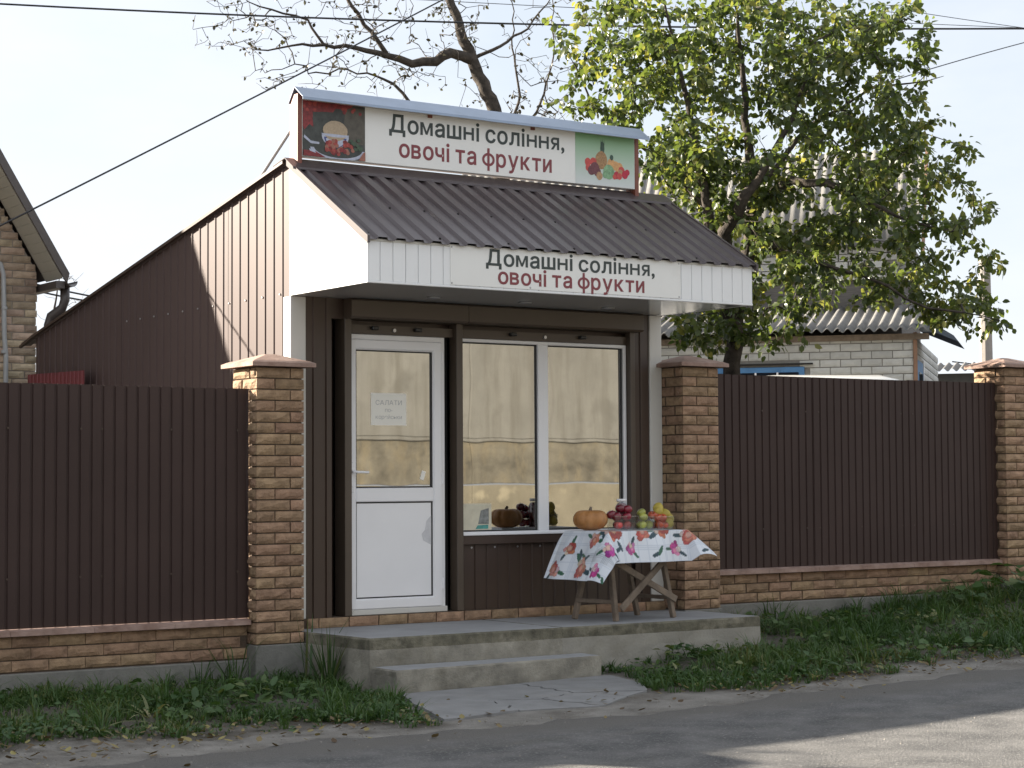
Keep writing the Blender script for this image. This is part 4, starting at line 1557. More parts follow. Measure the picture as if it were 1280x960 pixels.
relabel(fl_, {4: 'leftmost dark red apple of the heap, nearest the pumpkin', 6: 'topmost dark red apple of the heap, just below the jar lid', 5: 'second highest dark red apple on the right of the heap'})
fl_ = []
for (dx, dy, dz) in ((-.032, -.03, .036), (.032, -.028, .036), (0, .03, .036), (-.005, -.01, .096), (0.0, .02, .13)):
    fl_ += [fruit('green', 2.722 + dx, -0.665 + dy, TT + dz, 'yellow-green apple in the middle plastic tub', 'yellow-green apples in the middle tub')]
relabel(fl_, {4: 'topmost yellow-green apple of the middle tub', 3: 'yellow-green apple just below the topmost one in the middle tub'})
fl_ = []
for (dx, dy, dz) in ((-.045, -.035, .034), (.0, -.04, .036), (-.04, .03, .034), (-.045, -.01, .092), (-.01, -.03, .088), (-.07, .02, .11)):
    fl_ += [fruit('orange', 2.872 + dx, -0.70 + dy, TT + dz, 'red-orange tomato in the right plastic tub', 'tomatoes in the right tub')]
relabel(fl_, {5: 'highest tomato, leftmost over the rim of the right tub'})
fl_ = []
for (dx, dy, dz) in ((.045, -.03, .046), (.05, .04, .046), (.045, .0, .118), (.0, .03, .135), (.075, -.005, .085), (.015, .05, .165)):
    fl_ += [fruit('yellow', 2.872 + dx, -0.70 + dy, TT + dz, 'yellow quince at the right end of the plastic tubs', 'yellow quinces in the right tub')]
relabel(fl_, {5: 'topmost yellow quince of the right tub', 4: 'rightmost yellow quince, at the edge of the right tub'})
jr = thing('glass_jar', 'glass jar of dark red preserve with white lid behind the apples', 'jar', (2.628, -0.515, TT))
MB().lathe([(0.0, 0.002), (0.046, 0.002), (0.050, 0.012), (0.050, 0.180), (0.034, 0.206), (0.034, 0.220)], 22).build('glass_wall', MT['clear'], jr, True)
MB().lathe([(0.0, 0.004), (0.044, 0.004), (0.047, 0.014), (0.047, 0.178), (0.031, 0.204), (0.0, 0.206)], 22).build('preserve', mat('red_preserve', (0.15, 0.012, 0.022), 0.3, 0.4, 30), jr, True)
MB().lathe([(0.0, 0.238), (0.036, 0.238), (0.039, 0.234), (0.039, 0.216), (0.036, 0.216)], 22).build('lid', MT['pvc'], jr, True)

# ------------------------------------------------------------------ brick house on the left
HX, HY = -1.68, 5.6
hs = thing('brick_house', 'mottled brick gable house with cream soffit behind the left fence', 'house', (HX, HY, 0.2))


def hl(b, name, m_, par=None, **k):
    b.V = [(p[0] - HX, p[1] - HY, p[2] - 0.2) for p in b.V]
    return b.build(name, MT[m_] if isinstance(m_, str) else m_, par or hs, **k)


RZ, EZR, EZL = 7.03, 3.47, 3.47
XR, XL = 0.47, -4.48
WX0, WX1, WY = -4.25, 0.365, 6.05


def roofz(x):
    return RZ - (RZ - EZR) * (x - HX) / (XR - HX) if x > HX else RZ - (RZ - EZL) * (HX - x) / (HX - XL)


hl(MB().prism([(WX0, 0.2), (WX1 - .012, 0.2), (WX1 - .012, roofz(WX1) - .08), (HX, RZ - .1), (WX0, roofz(WX0) - .1)], WY + 0.012, 15.0, 'y'), 'wall', 'pale_mortar')
hz = 0.0765
k = 0
z = 1.95
while z < 4.75:
    xr = min(WX1, XR - (z + hz + 0.045 - EZR) * (XR - HX) / (RZ - EZR))
    x = WX1 - (0.12 if k % 2 else 0.25)
    while x > -1.0:
        e = min(x + 0.242, xr)
        if e - x > 0.05:
            brick(hs, round(e - x, 2), hz - 0.010, 0.05, (x - HX, WY - HY, z - 0.2), 0, MT['pale_brick'], key='pale', amp=0.001)
        x -= 0.252
    z += hz
    k += 1
# roof planes
for (xe, ze, sgn) in ((XR, EZR, 1), (XL, EZL, -1)):
    b = MB()
    dx, dz = (xe - HX), (ze - RZ)
    L = math.hypot(dx, dz)
    nx_, nz_ = -dz / L * sgn, dx / L * sgn
    p0, p1 = (HX, RZ), (xe, ze)
    b.prism([(p0[0], p0[1]), (p1[0], p1[1]), (p1[0] + abs(nx_) * .05 * sgn, p1[1] + abs(nz_) * .05), (p0[0], p0[1] + .09)], HY, 15.3, 'y')
    hl(b, 'roof_plane', 'gutter')
# soffit planks under the verge
nP = 40
for i in range(nP):
    xa, xb = lerp(HX + .02, XR - .01, i / nP), lerp(HX + .02, XR - .01, (i + 1) / nP)
    b = MB()
    e = 0.012
    b.prism([(xa, roofz(xa) - .03), (xb - .004, roofz(xb - .004) - .03), (xb - .004, roofz(xb - .004) - .03 - e), (xa, roofz(xa) - .03 - e)], HY + .012, WY - .004, 'y')
    hl(b, 'soffit_plank', 'cream')
b = MB()
b.prism([(HX, RZ + .09), (XR + .045, EZR + .03), (XR + .02, EZR - .07), (HX, RZ - .06)], HY - 0.028, HY - 0.003, 'y')
hl(b, 'barge_board', 'gutter')
b = MB()
b.prism([(HX - .001, RZ + .09), (XL - .045, EZL + .03), (XL - .02, EZL - .07), (HX - .001, RZ - .06)], HY - 0.028, HY - 0.003, 'y')
hl(b, 'barge_board', 'gutter')
b = MB()
prof = [(XR + .06 + .055 * math.cos(R(a)), EZR - .05 + .055 * math.sin(R(a))) for a in range(180, 361, 20)]
prof = prof + [(p[0] * 1 + (XR + .06 - p[0]) * .06, p[1] + .004) for p in prof[::-1]]
b.prism(prof, HY - .06, 15.3, 'y')
gt = hl(b, 'gutter', 'gutter')
hl(MB().box(WX1 + .02, XR + .01, HY + .0, WY + .4, EZR - .12, EZR - .045, 0.004), 'soffit_box', 'gutter')
hl(MB().tube([(XR + .055, HY + .12, EZR - .09), (XR + .055, HY + .12, EZR - .22), (XR + .035, HY + .14, EZR - .30), (XR - .05, HY + .22, EZR - .38), (XR - .065, HY + .24, EZR - .46), (XR - .065, HY + .24, 0.3)],
             0.047, 12), 'downpipe', 'gutter', smooth=True)
hl(MB().tube([(-0.62, WY - .04, 3.62), (-0.12, WY - .05, 3.66), (-0.03, WY - .05, 3.60), (0.0, WY - .05, 3.50), (0.005, WY - .05, 3.3), (0.012, WY - .05, 2.9), (0.03, WY - .05, 2.7), (0.03, WY - .05, 0.3)], 0.024, 10), 'conduit_pipe', 'grey_pipe', smooth=True)
for z in (3.15, 2.72):
    hl(MB().lathe([(0.024, 0), (0.030, 0.005), (0.030, 0.03), (0.024, 0.035)], 10, (0.012, WY - .05, z)), 'pipe_clip', 'grey_pipe')

# red sheet leaning against the shop's side wall
b = MB()
corr(b, 3.62, 5.0, [(0, 0), (.06, 0), (.066, .008), (.08, .008), (.086, 0)], .09, lambda s, d, tt: (-0.12 - d, s - 4.3, tt - 0.3), lambda s: (0.3, 2.36 + 0.02 * s))
tag(b.build('red_metal_sheet', MT['red_sheet'], None, loc=(0, 4.3, 0.3), fix=False), 'dark red metal sheet standing against the shop side wall above the left fence', 'sheet')

# ------------------------------------------------------------------ white brick house on the right
AX = cam_pt(1142, 474, 24.5)
ARZ = math.atan2(0.64, 0.768)          # direction of the receding right wall
an = thing('white_brick_house', 'white silicate-brick house with wavy slate roof and blue window behind the right fence', 'house', (AX.x, AX.y, 0.35), ARZ)
# local: +X along the right wall (away), +Y along the front wall to the left and away; front wall at x=0, right wall at y=0
GZ = 0.35
WT = 3.24 - GZ
MB().box(0.013, 5.0, 0.013, 6.0, -0.3, WT).build('wall', MT['grey_mortar'], an)
# reuse the brick face (towards -Y) rotated so that it faces -X
hz = 0.098
for k in range(9):
    z = WT - (k + 1) * hz + 0.012
    y = 0.0 if k % 2 else 0.0
    off = [0.255, 0.125][k % 2]
    yy = 0.0
    first = True
    while yy < 4.2:
        Lb = off if first else 0.26
        if yy > 1.42 - 0.2 and yy < 2.35 and k >= 3:      # window opening
            yy += Lb
            first = False
            continue
        brick(an, round(Lb - 0.012, 3), hz - 0.012, 0.06, (0.0, yy + Lb - 0.006, z), -math.pi / 2, MT['white_brick'], key='wh', amp=0.001)
        yy += Lb
        first = False
    xx = 0.0
    for q in range(19):
        if True:
            brick(an, 0.248, hz - 0.012, 0.06, (xx + 0.006, 0.0, z), 0, MT['white_brick'], key='wh2', amp=0.001)
        xx += 0.26
# blue window on the front wall
wn = MB().box(-0.022, 0.03, 1.36, 2.62, 1.55, WT - 0.37, 0.004).build('window', MT['blue'], an)
MB().box(-0.03, -0.020, 1.43, 2.55, 1.60, WT - 0.44).build('pane', MT['plain_glass'], wn)
for yy in (1.70, 1.98, 2.26):
    MB().box(-0.036, -0.028, yy - .012, yy + .012, 1.60, WT - 0.44).build('glazing_bar', MT['pvc'], wn)
MB().box(-0.05, 0.01, 1.25, 2.75, WT - 0.345, WT - 0.325).build('drip_strip', MT['dark'], wn)
# corner board, door side
MB().box(-0.022, 0.055, -0.05, -0.004, -0.2, WT + 0.03).build('corner_board', MT['board'], an)
dr = MB().box(0.34, 1.30, -0.032, 0.03, -0.1, 2.60, 0.004).build('side_door', MT['blue'], an)
MB().box(0.52, 1.12, -0.040, -0.030, 1.4, 2.45).build('pane', MT['plain_glass'], dr)
MB().box(1.32, 1.42, -0.04, 0.03, -0.1, 2.64).build('door_frame', MT['pvc'], an)
# sheet metal hood over the side door
b = MB()
hp = [(0.0, 0.20), (-0.18, 0.185), (-0.36, 0.13), (-0.50, 0.04), (-0.56, -0.04)]
for x in (-0.02, 1.5):
    for p in hp:
        b.V.append((x, p[0], WT - 0.06 + p[1]))
for i in range(4):
    b.F.append((i, i + 1, 6 + i, 5 + i))
b.F.append((0, 1, 2, 3, 4))
b.F.append((5, 6, 7, 8, 9))
b.I = [0] * 6
b.build('door_hood', MT['hood'], an)
# lean-to roof of corrugated slate: eave along the front wall
sprof = [(0.13 * i / 8, 0.024 * math.cos(2 * math.pi * i / 8)) for i in range(8)]
for i in range(5):
    b = MB()
    y0, y1 = -0.26 + i * 1.10, -0.26 + (i + 1) * 1.10 + 0.05
    corr(b, y0, y1, sprof, 0.13, lambda s, d, tt: (lerp(-0.26, 1.4, tt), s, WT + 0.05 + 0.42 * tt + d + 0.006 * (i % 2)), lambda s: (0, 1))
    o = b.build('slate_sheet', MT['slate'], an, smooth=True, fix=False)
    md = o.modifiers.new('thickness', 'SOLIDIFY')
    md.thickness = 0.008
MB().box(-0.06, 0.02, -0.2, 5.2, WT - 0.06, WT + 0.015).build('wall_plate', MT['wood'], an)
# taller part behind: timber band, white brick gable wall, steep slate roof
MB().box(1.45, 5.0, 0.25, 6.0, WT, WT + 0.86).build('timber_band', mat('grey_timber', (0.13, 0.12, 0.11), 0.9, 0.3, 5, stretch=(1, 1, 14)), an)
MB().box(1.40, 5.0, 0.2, 6.05, WT + 0.86, WT + 0.91).build('ledge', MT['post'], an)
for i in range(6):
    for j in range(9):
        MB().box(1.43, 1.47, 0.30 + (i % 2) * .13 + j * .26, 0.55 + (i % 2) * .13 + j * .26 - .012, WT + .92 + i * .098, WT + 1.006 + i * .098).build('brick', MT['white_brick'], an)
MB().box(1.46, 5.0, 0.25, 6.0, WT + .91, WT + 1.55).build('wall', MT['grey_mortar'], an)
for i in range(6):
    b = MB()
    y0, y1 = 0.0 + i * 1.10, (i + 1) * 1.10 + 0.04
    corr(b, y0, y1, sprof, 0.13, lambda s, d, tt: (lerp(1.25, 2.45, tt), s, WT + 1.30 + 1.45 * tt + d * .6), lambda s: (0, 1))
    o = b.build('slate_sheet', MT['slate'], an, smooth=True, fix=False)
    md = o.modifiers.new('thickness', 'SOLIDIFY')
    md.thickness = 0.008
b = MB()
b.prism([(1.20, WT + 1.18), (1.34, WT + 1.15), (2.52, WT + 2.62), (2.45, WT + 2.82)], -0.07, -0.035, 'y')
b.build('barge_board', MT['board'], an)
MB().prism([(1.5, WT + 1.5), (3.6, WT + 1.5), (2.5, WT + 2.6)], 0.28, 0.33, 'y').build('gable_wall', MT['board'], an)

# low shed far right
sh = thing('slate_shed', 'low shed with wavy slate roof glimpsed left of the far right pillar', 'shed', tuple(cam_pt(1225, 520, 30)), ARZ)
b = MB()
corr(b, -1.0, 1.4, sprof, 0.13, lambda s, d, tt: (lerp(-0.3, 1.2, tt), s, 0.70 + 0.18 * tt + d), lambda s: (0, 1))
b.build('slate_sheet', MT['slate'], sh, smooth=True, fix=False)
MB().box(0, 1.2, -0.9, 1.3, -2.2, 0.66).build('wall', MT['slate'], sh)

# white van behind the fence
vc = cam_pt(1020, 560, 21.6)
vn = thing('white_van', 'white van behind the right fence, only its curved roof showing', 'van', (vc.x, vc.y, g(7.5, 2)), R(-32))
prof = []
for i in range(13):
    a = math.pi * i / 12
    prof.append((0.86 * math.copysign(abs(math.cos(a)) ** .45, math.cos(a)), 0.35 + 1.42 + 0.42 * math.sin(a) ** .7))
b = MB()
st = [(-1.9, .86, .82), (-1.75, .97, .97), (-0.5, 1.0, 1.0), (0.6, 1.0, 1.0), (1.15, .97, .93), (1.75, .92, .55), (1.95, .86, .50)]
ring = []
for (x, sx, sz) in st:
    k0 = len(b.V)
    pts = [(0.86 * sx, 0.35)] + [(p[0] * sx, 0.35 + (p[1] - 0.35) * sz) for p in prof] + [(-0.86 * sx, 0.35)]
    b.V += [(x, p[0], p[1]) for p in pts]
    ring.append((k0, len(pts)))
for (a, n_), (c, _) in zip(ring[:-1], ring[1:]):
    for i in range(n_ - 1):
        b.F.append((a + i, a + i + 1, c + i + 1, c + i))
    b.F.append((a + n_ - 1, a, c, c + n_ - 1))
b.F.append(tuple(range(ring[0][0], ring[0][0] + ring[0][1])))
b.F.append(tuple(range(ring[-1][0], ring[-1][0] + ring[-1][1])))
b.I = [0] * len(b.F)
b.build('body', MT['vanpaint'], vn, True)
for sgn in (-1, 1):
    for x in (-1.2, 1.25):
        MB().lathe([(0, -.09), (.20, -.09), (.31, -.07), (.32, 0), (.31, .07), (.20, .09), (0, .09)], 20).build('wheel', MT['tyre'], vn, True, loc=(x, sgn * .78, .32), rot=(math.pi / 2, 0, 0))
    MB().box(-1.2, 0.9, sgn * .872 - .004, sgn * .872 + .004, 1.35, 1.78).build('side_window', MT['plain_glass'], vn)

# utility pole and wires
pp = cam_pt(1234, 520, 36)
up_ = thing('utility_pole', 'tapered concrete utility pole behind the right tree branches', 'pole', (pp.x, pp.y, 0.4))
MB().lathe([(0.15, -0.5), (0.145, 0.5), (0.105, 5.1), (0.0, 5.1)], 10).build('shaft', MT['pole'], up_)


def wire(p, q, sag, r_, label, n=24, group=None):
    p, q = Vector(p), Vector(q)
    mid = (p + q) / 2
    pts = [p.lerp(q, i / n) - Vector((0, 0, sag * 4 * (i / n) * (1 - i / n))) - mid for i in range(n + 1)]
    o = MB().tube(pts, r_, 5).build('overhead_wire', MT['cable'], None, True, loc=mid)
    return tag(o, label, 'wire', 'overhead wires')


wire(cam_pt(-320, -14.6, 24), cam_pt(1600, 31.8, 24), 0.21, 0.0125, 'thick black cable crossing the whole top of the picture')
wire(cam_pt(-60, 312, 15.5), cam_pt(640, -46, 22), 0.02, 0.0085, 'black wire rising from the left house past the roof sign')
wire(cam_pt(420, -6, 30), cam_pt(1600, 46, 38), 0.05, 0.006, 'thin grey wire just above the thick cable')
wire(cam_pt(1040, 125, 19), cam_pt(1420, 20, 24), -0.05, 0.0055, 'thin wire rising to the right above the pear tree')
wire(cam_pt(1100, 8, 30), cam_pt(1420, 52, 36), 0.03, 0.006, 'thin wire slanting down at the top right corner')
wire((-0.55, 6.00, 3.62), (2.35, 7.6, 3.42), 0.06, 0.010, 'pair cable running from the brick house wall behind the shop, upper')
wire((-0.55, 6.00, 3.57), (2.35, 7.6, 3.40), 0.09, 0.010, 'pair cable running from the brick house wall behind the shop, lower')
wire(cam_pt(1190, 452, 36), cam_pt(1240, 458, 36), 0.0, 0.012, 'low wire beside the far right pillar cap')

# ------------------------------------------------------------------ far side of the street, seen in the window glass
ow = thing('roadside_wall', 'tall grey and ochre panel wall across the street, reflected in the shop window', 'wall', (12.0, -16.4, -0.1))
upm = mat('grey_render', (0.158, 0.153, 0.137), 0.9, 0.16, 1.2, 0.2, 20, speck=((0.098, 0.094, 0.082), 1.3, 0.56, 0.55), dirt=((0.105, 0.098, 0.082), 1.6, 0.46, 0.75, (3.0, 1, 0.25)))
lom = mat('ochre_render', (0.165, 0.147, 0.108), 0.9, 0.22, 1.4, 0.2, 20, dirt=((0.125, 0.105, 0.07), 1.5, 0.52, 0.6, (2, 1, 0.5)), speck=((0.34, 0.30, 0.21), 2, .6, .5))
mim = mat('stained_render', (0.115, 0.104, 0.080), 0.9, 0.45, 2.5, 0.3, 20, dirt=((0.195, 0.16, 0.10), 2.0, 0.5, 0.7, (1.5, 1, 0.6)))
for k in range(4):
    x0, x1 = -11.6 + k * 6.0, -11.6 + (k + 1) * 6.0 - 0.012
    MB().box(x0, x1, -0.22, 0.0, 2.33, 5.2, 0.01).build('upper_panel', upm, ow)
    MB().box(x0, x1, -0.22, 0.01, 1.50, 2.26, 0.01).build('middle_panel', mim, ow)
    MB().box(x0, x1, -0.22, 0.03, -0.4, 1.48, 0.01).build('lower_panel', lom, ow)
MB().box(-11, 13, -0.2, 0.05, 2.265, 2.325, 0.01).build('ledge', upm, ow)


# ------------------------------------------------------------------ trees
def leaf_mesh(name, P, A, Nn, S, rndv, material, fold=0.25, wide=0.34, curl=0.15):
    """many leaves as one mesh: P base points, A axes, Nn normals, S lengths"""
    P, A, Nn, S = np.asarray(P), np.asarray(A), np.asarray(Nn), np.asarray(S)[:, None]
    A = A / np.linalg.norm(A, axis=1, keepdims=True)
    B = np.cross(A, Nn)
    B /= np.linalg.norm(B, axis=1, keepdims=True) + 1e-9
    Nn = np.cross(B, A)
    w_ = wide
    V = np.stack([
        P,
        P + S * (.30 * A + w_ * .85 * B + fold * .3 * Nn), P + S * (.30 * A), P + S * (.30 * A - w_ * .85 * B + fold * .3 * Nn),
        P + S * (.66 * A + w_ * .80 * B + (fold * .25 - curl * .4) * Nn), P + S * (.66 * A - curl * .4 * Nn), P + S * (.66 * A - w_ * .80 * B + (fold * .25 - curl * .4) * Nn),
        P + S * (1.0 * A - curl * Nn)], axis=1).reshape(-1, 3)
    n = len(P)
    base = (np.arange(n) * 8)[:, None]
    tri = np.array([[0, 2, 1], [0, 3, 2], [4, 5, 7], [5, 6, 7]])
    quad = np.array([[1, 2, 5, 4], [2, 3, 6, 5]])
    T = (base[:, None, :] + tri[None]).reshape(-1, 3)
    Q = (base[:, None, :] + quad[None]).reshape(-1, 4)
    me = bpy.data.meshes.new(name)
    me.vertices.add(len(V))
    me.vertices.foreach_set('co', V.astype(np.float32).ravel())
    loops = np.concatenate([T.ravel(), Q.ravel()])
    me.loops.add(len(loops))
    me.loops.foreach_set('vertex_index', loops.astype(np.int32))
    nf = len(T) + len(Q)
    me.polygons.add(nf)
    st = np.concatenate([np.arange(len(T)) * 3, len(T) * 3 + np.arange(len(Q)) * 4])
    me.polygons.foreach_set('loop_start', st.astype(np.int32))
    at = me.attributes.new('rnd', 'FLOAT', 'POINT')
    at.data.foreach_set('value', np.repeat(np.asarray(rndv), 8).astype(np.float32))
    me.materials.append(material)
    me.update()
    me.validate()
    return me


def grow(limbs, targets, seed, rtip=0.004, exp_=0.46, wig=0.10, seg=0.16, droop=0.0):
    """limbs: polylines (list of (point, radius)); targets: twig ends. Returns nodes, parents, radii, twig chains"""
    r = np.random.default_rng(seed)
    pos, par, rmin = [], [], []
    for li, L in enumerate(limbs):
        prev = -1
        if li > 0:
            p0 = np.array(L[0][0])
            prev = int(np.argmin(np.linalg.norm(np.array(pos) - p0, axis=1)))
        for i in range(len(L) - 1):
            a, b = np.array(L[i][0]), np.array(L[i + 1][0])
            k = max(2, int(np.linalg.norm(b - a) / seg))
            for j in range(k):
                if li > 0 and i == 0 and j == 0:
                    continue
                t = j / k
                p = a + (b - a) * t + r.normal(0, .012, 3) * (0 if j == 0 else 1)
                pos.append(p)
                par.append(prev)
                rmin.append(L[i][1] * (1 - t) + L[i + 1][1] * t)
                prev = len(pos) - 1
        pos.append(np.array(L[-1][0]))
        par.append(prev)
        rmin.append(L[-1][1])
    base = np.array(pos)
    order = sorted(range(len(targets)), key=lambda i: np.min(np.linalg.norm(base - targets[i], axis=1)))
    chains = []
    for oi in order:
        T = np.array(targets[oi])
        A = np.array(pos)
        d = np.linalg.norm(A - T, axis=1) + 0.35 * np.maximum(0, A[:, 2] - T[2])
        s = int(np.argmin(d))
        a = A[s]
        L = np.linalg.norm(T - a)
        k = max(2, int(L / seg))
        off = r.normal(0, wig * L, 3)
        ch = [s]
        prev = s
        for j in range(1, k + 1):
            t = j / k
            p = a + (T - a) * t + off * math.sin(math.pi * t) + np.array([0, 0, droop * L * (t - t * t) * 2])
            p = p + r.normal(0, 0.014, 3)
            pos.append(p)
            par.append(prev)
            rmin.append(0)
            prev = len(pos) - 1
            ch.append(prev)
        chains.append(ch)
    n = len(pos)
    cnt = np.zeros(n)
    kids = [[] for _ in range(n)]
    for i, p in enumerate(par):
        if p >= 0:
            kids[p].append(i)
    for i in range(n - 1, -1, -1):
        if not kids[i]:
            cnt[i] = 1
        if par[i] >= 0:
            cnt[par[i]] += cnt[i]
    rad = np.maximum(np.array(rmin), rtip * cnt ** exp_)
    for i in range(n):
        if par[i] >= 0:
            rad[i] = min(rad[i], rad[par[i]])
    return np.array(pos), par, rad, kids, chains


def wood_mesh(b, pos, par, rad, kids, origin, sides=(8, 5, 3)):
    roots = [i for i in range(len(par)) if par[i] < 0]
    stack = [(i, None) for i in roots]
    while stack:
        s, pre = stack.pop()
        pts, rr = ([pos[pre]], [min(rad[s] * 1.15, rad[pre])]) if pre is not None else ([], [])
        c = s
        while True:
            pts.append(pos[c])
            rr.append(rad[c])
            if not kids[c]:
                rr[-1] *= 0.5
                break
            ks = sorted(kids[c], key=lambda q: -rad[q])
            for q in ks[1:]:
                stack.append((q, c))
            c = ks[0]
        n = sides[0] if rr[0] > .05 else (sides[1] if rr[0] > .015 else sides[2])
        b.tube([Vector(p - origin) for p in pts], rr, n)


def P3(u, v, d):
    return np.array(cam_pt(u, v, d))


# --- pear tree behind the shop, right
D0 = 18.3
base = P3(905, 640, D0)
base[2] = 0.3
r5 = np.random.default_rng(21)
limbs = [
    [(base, .15), (P3(915, 480, D0), .125), (P3(922, 380, D0), .115), (P3(938, 300, D0), .10), (P3(944, 240, D0 + .1), .085), (P3(935, 170, D0 + .3), .06), (P3(925, 60, D0 + .3), .03), (P3(915, -30, D0), .012)],
    [(P3(918, 420, D0), .10), (P3(895, 330, D0 - .2), .085), (P3(885, 260, D0 - .4), .07), (P3(870, 180, D0 - .5), .05), (P3(850, 90, D0 - .5), .03), (P3(830, 0, D0 - .6), .012)],
    [(P3(922, 380, D0), .10), (P3(905, 290, D0 - .5), .09), (P3(930, 245, D0 - .8), .075), (P3(948, 225, D0 - .8), .05), (P3(990, 150, D0 - .9), .03), (P3(1020, 50, D0 - .8), .014)],
    [(P3(944, 260, D0), .08), (P3(990, 225, D0 - .3), .06), (P3(1030, 228, D0 - .5), .05), (P3(1060, 240, D0 - .6), .035), (P3(1120, 270, D0 - .8), .02), (P3(1190, 290, D0 - .9), .010)],
    [(P3(938, 300, D0), .06), (P3(1000, 320, D0 - .6), .035), (P3(1080, 345, D0 - .9), .022), (P3(1160, 385, D0 - 1.0), .014), (P3(1250, 400, D0 - 1.0), .006)],
    [(P3(944, 240, D0), .05), (P3(1010, 160, D0 + .4), .032), (P3(1090, 110, D0 + .5), .018), (P3(1180, 95, D0 + .4), .007)],
    [(P3(885, 260, D0 - .4), .04), (P3(810, 190, D0 + .1), .026), (P3(740, 130, D0 + .3), .014), (P3(705, 60, D0 + .3), .006)],
]
limbs = [[(p, q * 0.7) for (p, q) in L] for L in limbs]
blobs = [(900, 130, 150, 110, 95), (1000, 190, 150, 130, 105), (810, 110, 80, 105, 42), (1080, 110, 95, 105, 52), (1115, 260, 85, 100, 62), (950, 330, 90, 60, 38), (1060, 320, 90, 75, 48),
         (1160, 365, 60, 40, 16), (1230, 392, 42, 24, 10), (878, 415, 45, 28, 20), (960, 410, 60, 35, 18), (1090, 55, 60, 55, 18), (715, 80, 38, 85, 12), (1185, 185, 38, 40, 7), (1205, 262, 38, 30, 9), (1215, 330, 40, 30, 7),
         (860, 30, 120, 60, 40), (980, 30, 100, 60, 36), (1130, 60, 45, 70, 12), (850, 225, 60, 60, 26), (925, 260, 55, 70, 40), (1185, 382, 60, 22, 8), (760, 40, 50, 60, 12)]
tg = []
for (u, v, ru, rv, n) in blobs:
    for _ in range(int(n * 1.75)):
        a, q = r5.uniform(0, 2 * math.pi), math.sqrt(r5.random())
        uu, vv = u + ru * q * math.cos(a), v + rv * q * math.sin(a)
        dd = D0 + r5.uniform(-1.35, 1.2) * (1 if ru > 60 else .6)
        if uu < 945 and vv > 225 and r5.random() < .45 and uu > 860 and vv < 340:
            continue
        tg.append(P3(uu, vv, dd))
pos, par, rad, kids, chains = grow(limbs, tg, 3, rtip=0.0032, exp_=0.42, wig=.10)
pt = thing('pear_tree', 'leafy green pear tree with several trunks behind the shop canopy', 'tree', tuple(base))
wb = MB()
wood_mesh(wb, pos, par, rad, kids, base)
wb.build('trunk', MT['bark'], pt, True, fix=False)


def leaf_cloud(chains, pos, origin, r, per, spread, size, upf=0.0, first=0.25):
    LP, LA, LN, LS, LR = [], [], [], [], []
    for ch in chains:
        pts = pos[ch]
        L = len(pts)
        n = max(4, int(per * r.uniform(.55, 1.4)))
        tone = r.normal(0, .16)
        for _ in range(n):
            t = first + (1 - first) * r.random() ** .7
            f = t * (L - 1)
            i = min(int(f), L - 2)
            p = pts[i] + (pts[i + 1] - pts[i]) * (f - i)
            d = r.normal(0, 1, 3)
            d /= np.linalg.norm(d)
            p = p + d * spread * r.random()
            a = d * .8 + np.array([0, 0, -.55 + upf]) + r.normal(0, .3, 3)
            LP.append(p - origin)
            LA.append(a)
            LN.append(r.normal(0, 1, 3) + np.array([0, 0, .8]))
            LS.append(size * r.uniform(.65, 1.25))
            LR.append(min(1, max(0, .42 + tone + r.normal(0, .2))))
    return LP, LA, LN, LS, LR


pear_leaf = leafmat('pear_leaf', (0.048, 0.074, 0.030), (0.105, 0.140, 0.048), (0.25, 0.245, 0.09), 0.54, 0.32)
lc = leaf_cloud(chains, pos, base, r5, 19, 0.10, 0.070)
link('crown', leaf_mesh('crown', *lc, pear_leaf, wide=.36), pt)

# --- bare tree behind the shop
D1 = 26.0
base = P3(640, 620, D1)
base[2] = 0.2
limbs = [
    [(base, .16), (P3(632, 260, D1), .12), (P3(618, 137, D1), .092), (P3(605, 105, D1), .085), (P3(590, 74, D1), .078), (P3(574, 30, D1), .062), (P3(556, -15, D1), .05), (P3(540, -80, D1), .02)],
    [(P3(592, 78, D1), .075), (P3(578, 70, D1 - .1), .066), (P3(563, 66, D1 - .2), .064), (P3(545, 77, D1 - .3), .060), (P3(515, 80, D1 - .4), .050), (P3(485, 70, D1 - .5), .038), (P3(445, 60, D1 - .6), .028), (P3(405, 56, D1 - .6), .020), (P3(365, 57, D1 - .7), .013), (P3(335, 63, D1 - .7), .010), (P3(306, 60, D1 - .8), .004)],
    [(P3(482, 68, D1 - .5), .032), (P3(465, 40, D1 - .5), .028), (P3(440, 8, D1 - .6), .024), (P3(415, -30, D1 - .6), .015)],
    [(P3(405, 56, D1 - .6), .018), (P3(385, 25, D1 - .6), .015), (P3(340, 12, D1 - .7), .012), (P3(310, 2, D1 - .8), .007), (P3(290, -20, D1 - .8), .004)],
    [(P3(592, 72, D1), .026), (P3(625, 58, D1 + .1), .020), (P3(660, 36, D1 + .3), .014), (P3(690, -5, D1 + .4), .007)],
    [(P3(626, 200, D1 + .2), .04), (P3(512, 128, D1 + .6), .024), (P3(492, 105, D1 + .6), .020), (P3(470, 95, D1 + .6), .014), (P3(435, 87, D1 + .6), .008), (P3(385, 92, D1 + .6), .004)],
    [(P3(626, 200, D1 + .2), .03), (P3(650, 120, D1 + .5), .016), (P3(640, 60, D1 + .6), .011), (P3(643, -20, D1 + .6), .005)],
    [(P3(628, 220, D1 + .2), .03), (P3(675, 130, D1 + .4), .015), (P3(692, 70, D1 + .5), .010), (P3(690, -20, D1 + .5), .005)],
]
limbs = [[(p, q * 1.08) for (p, q) in L] for L in limbs]
tg = []
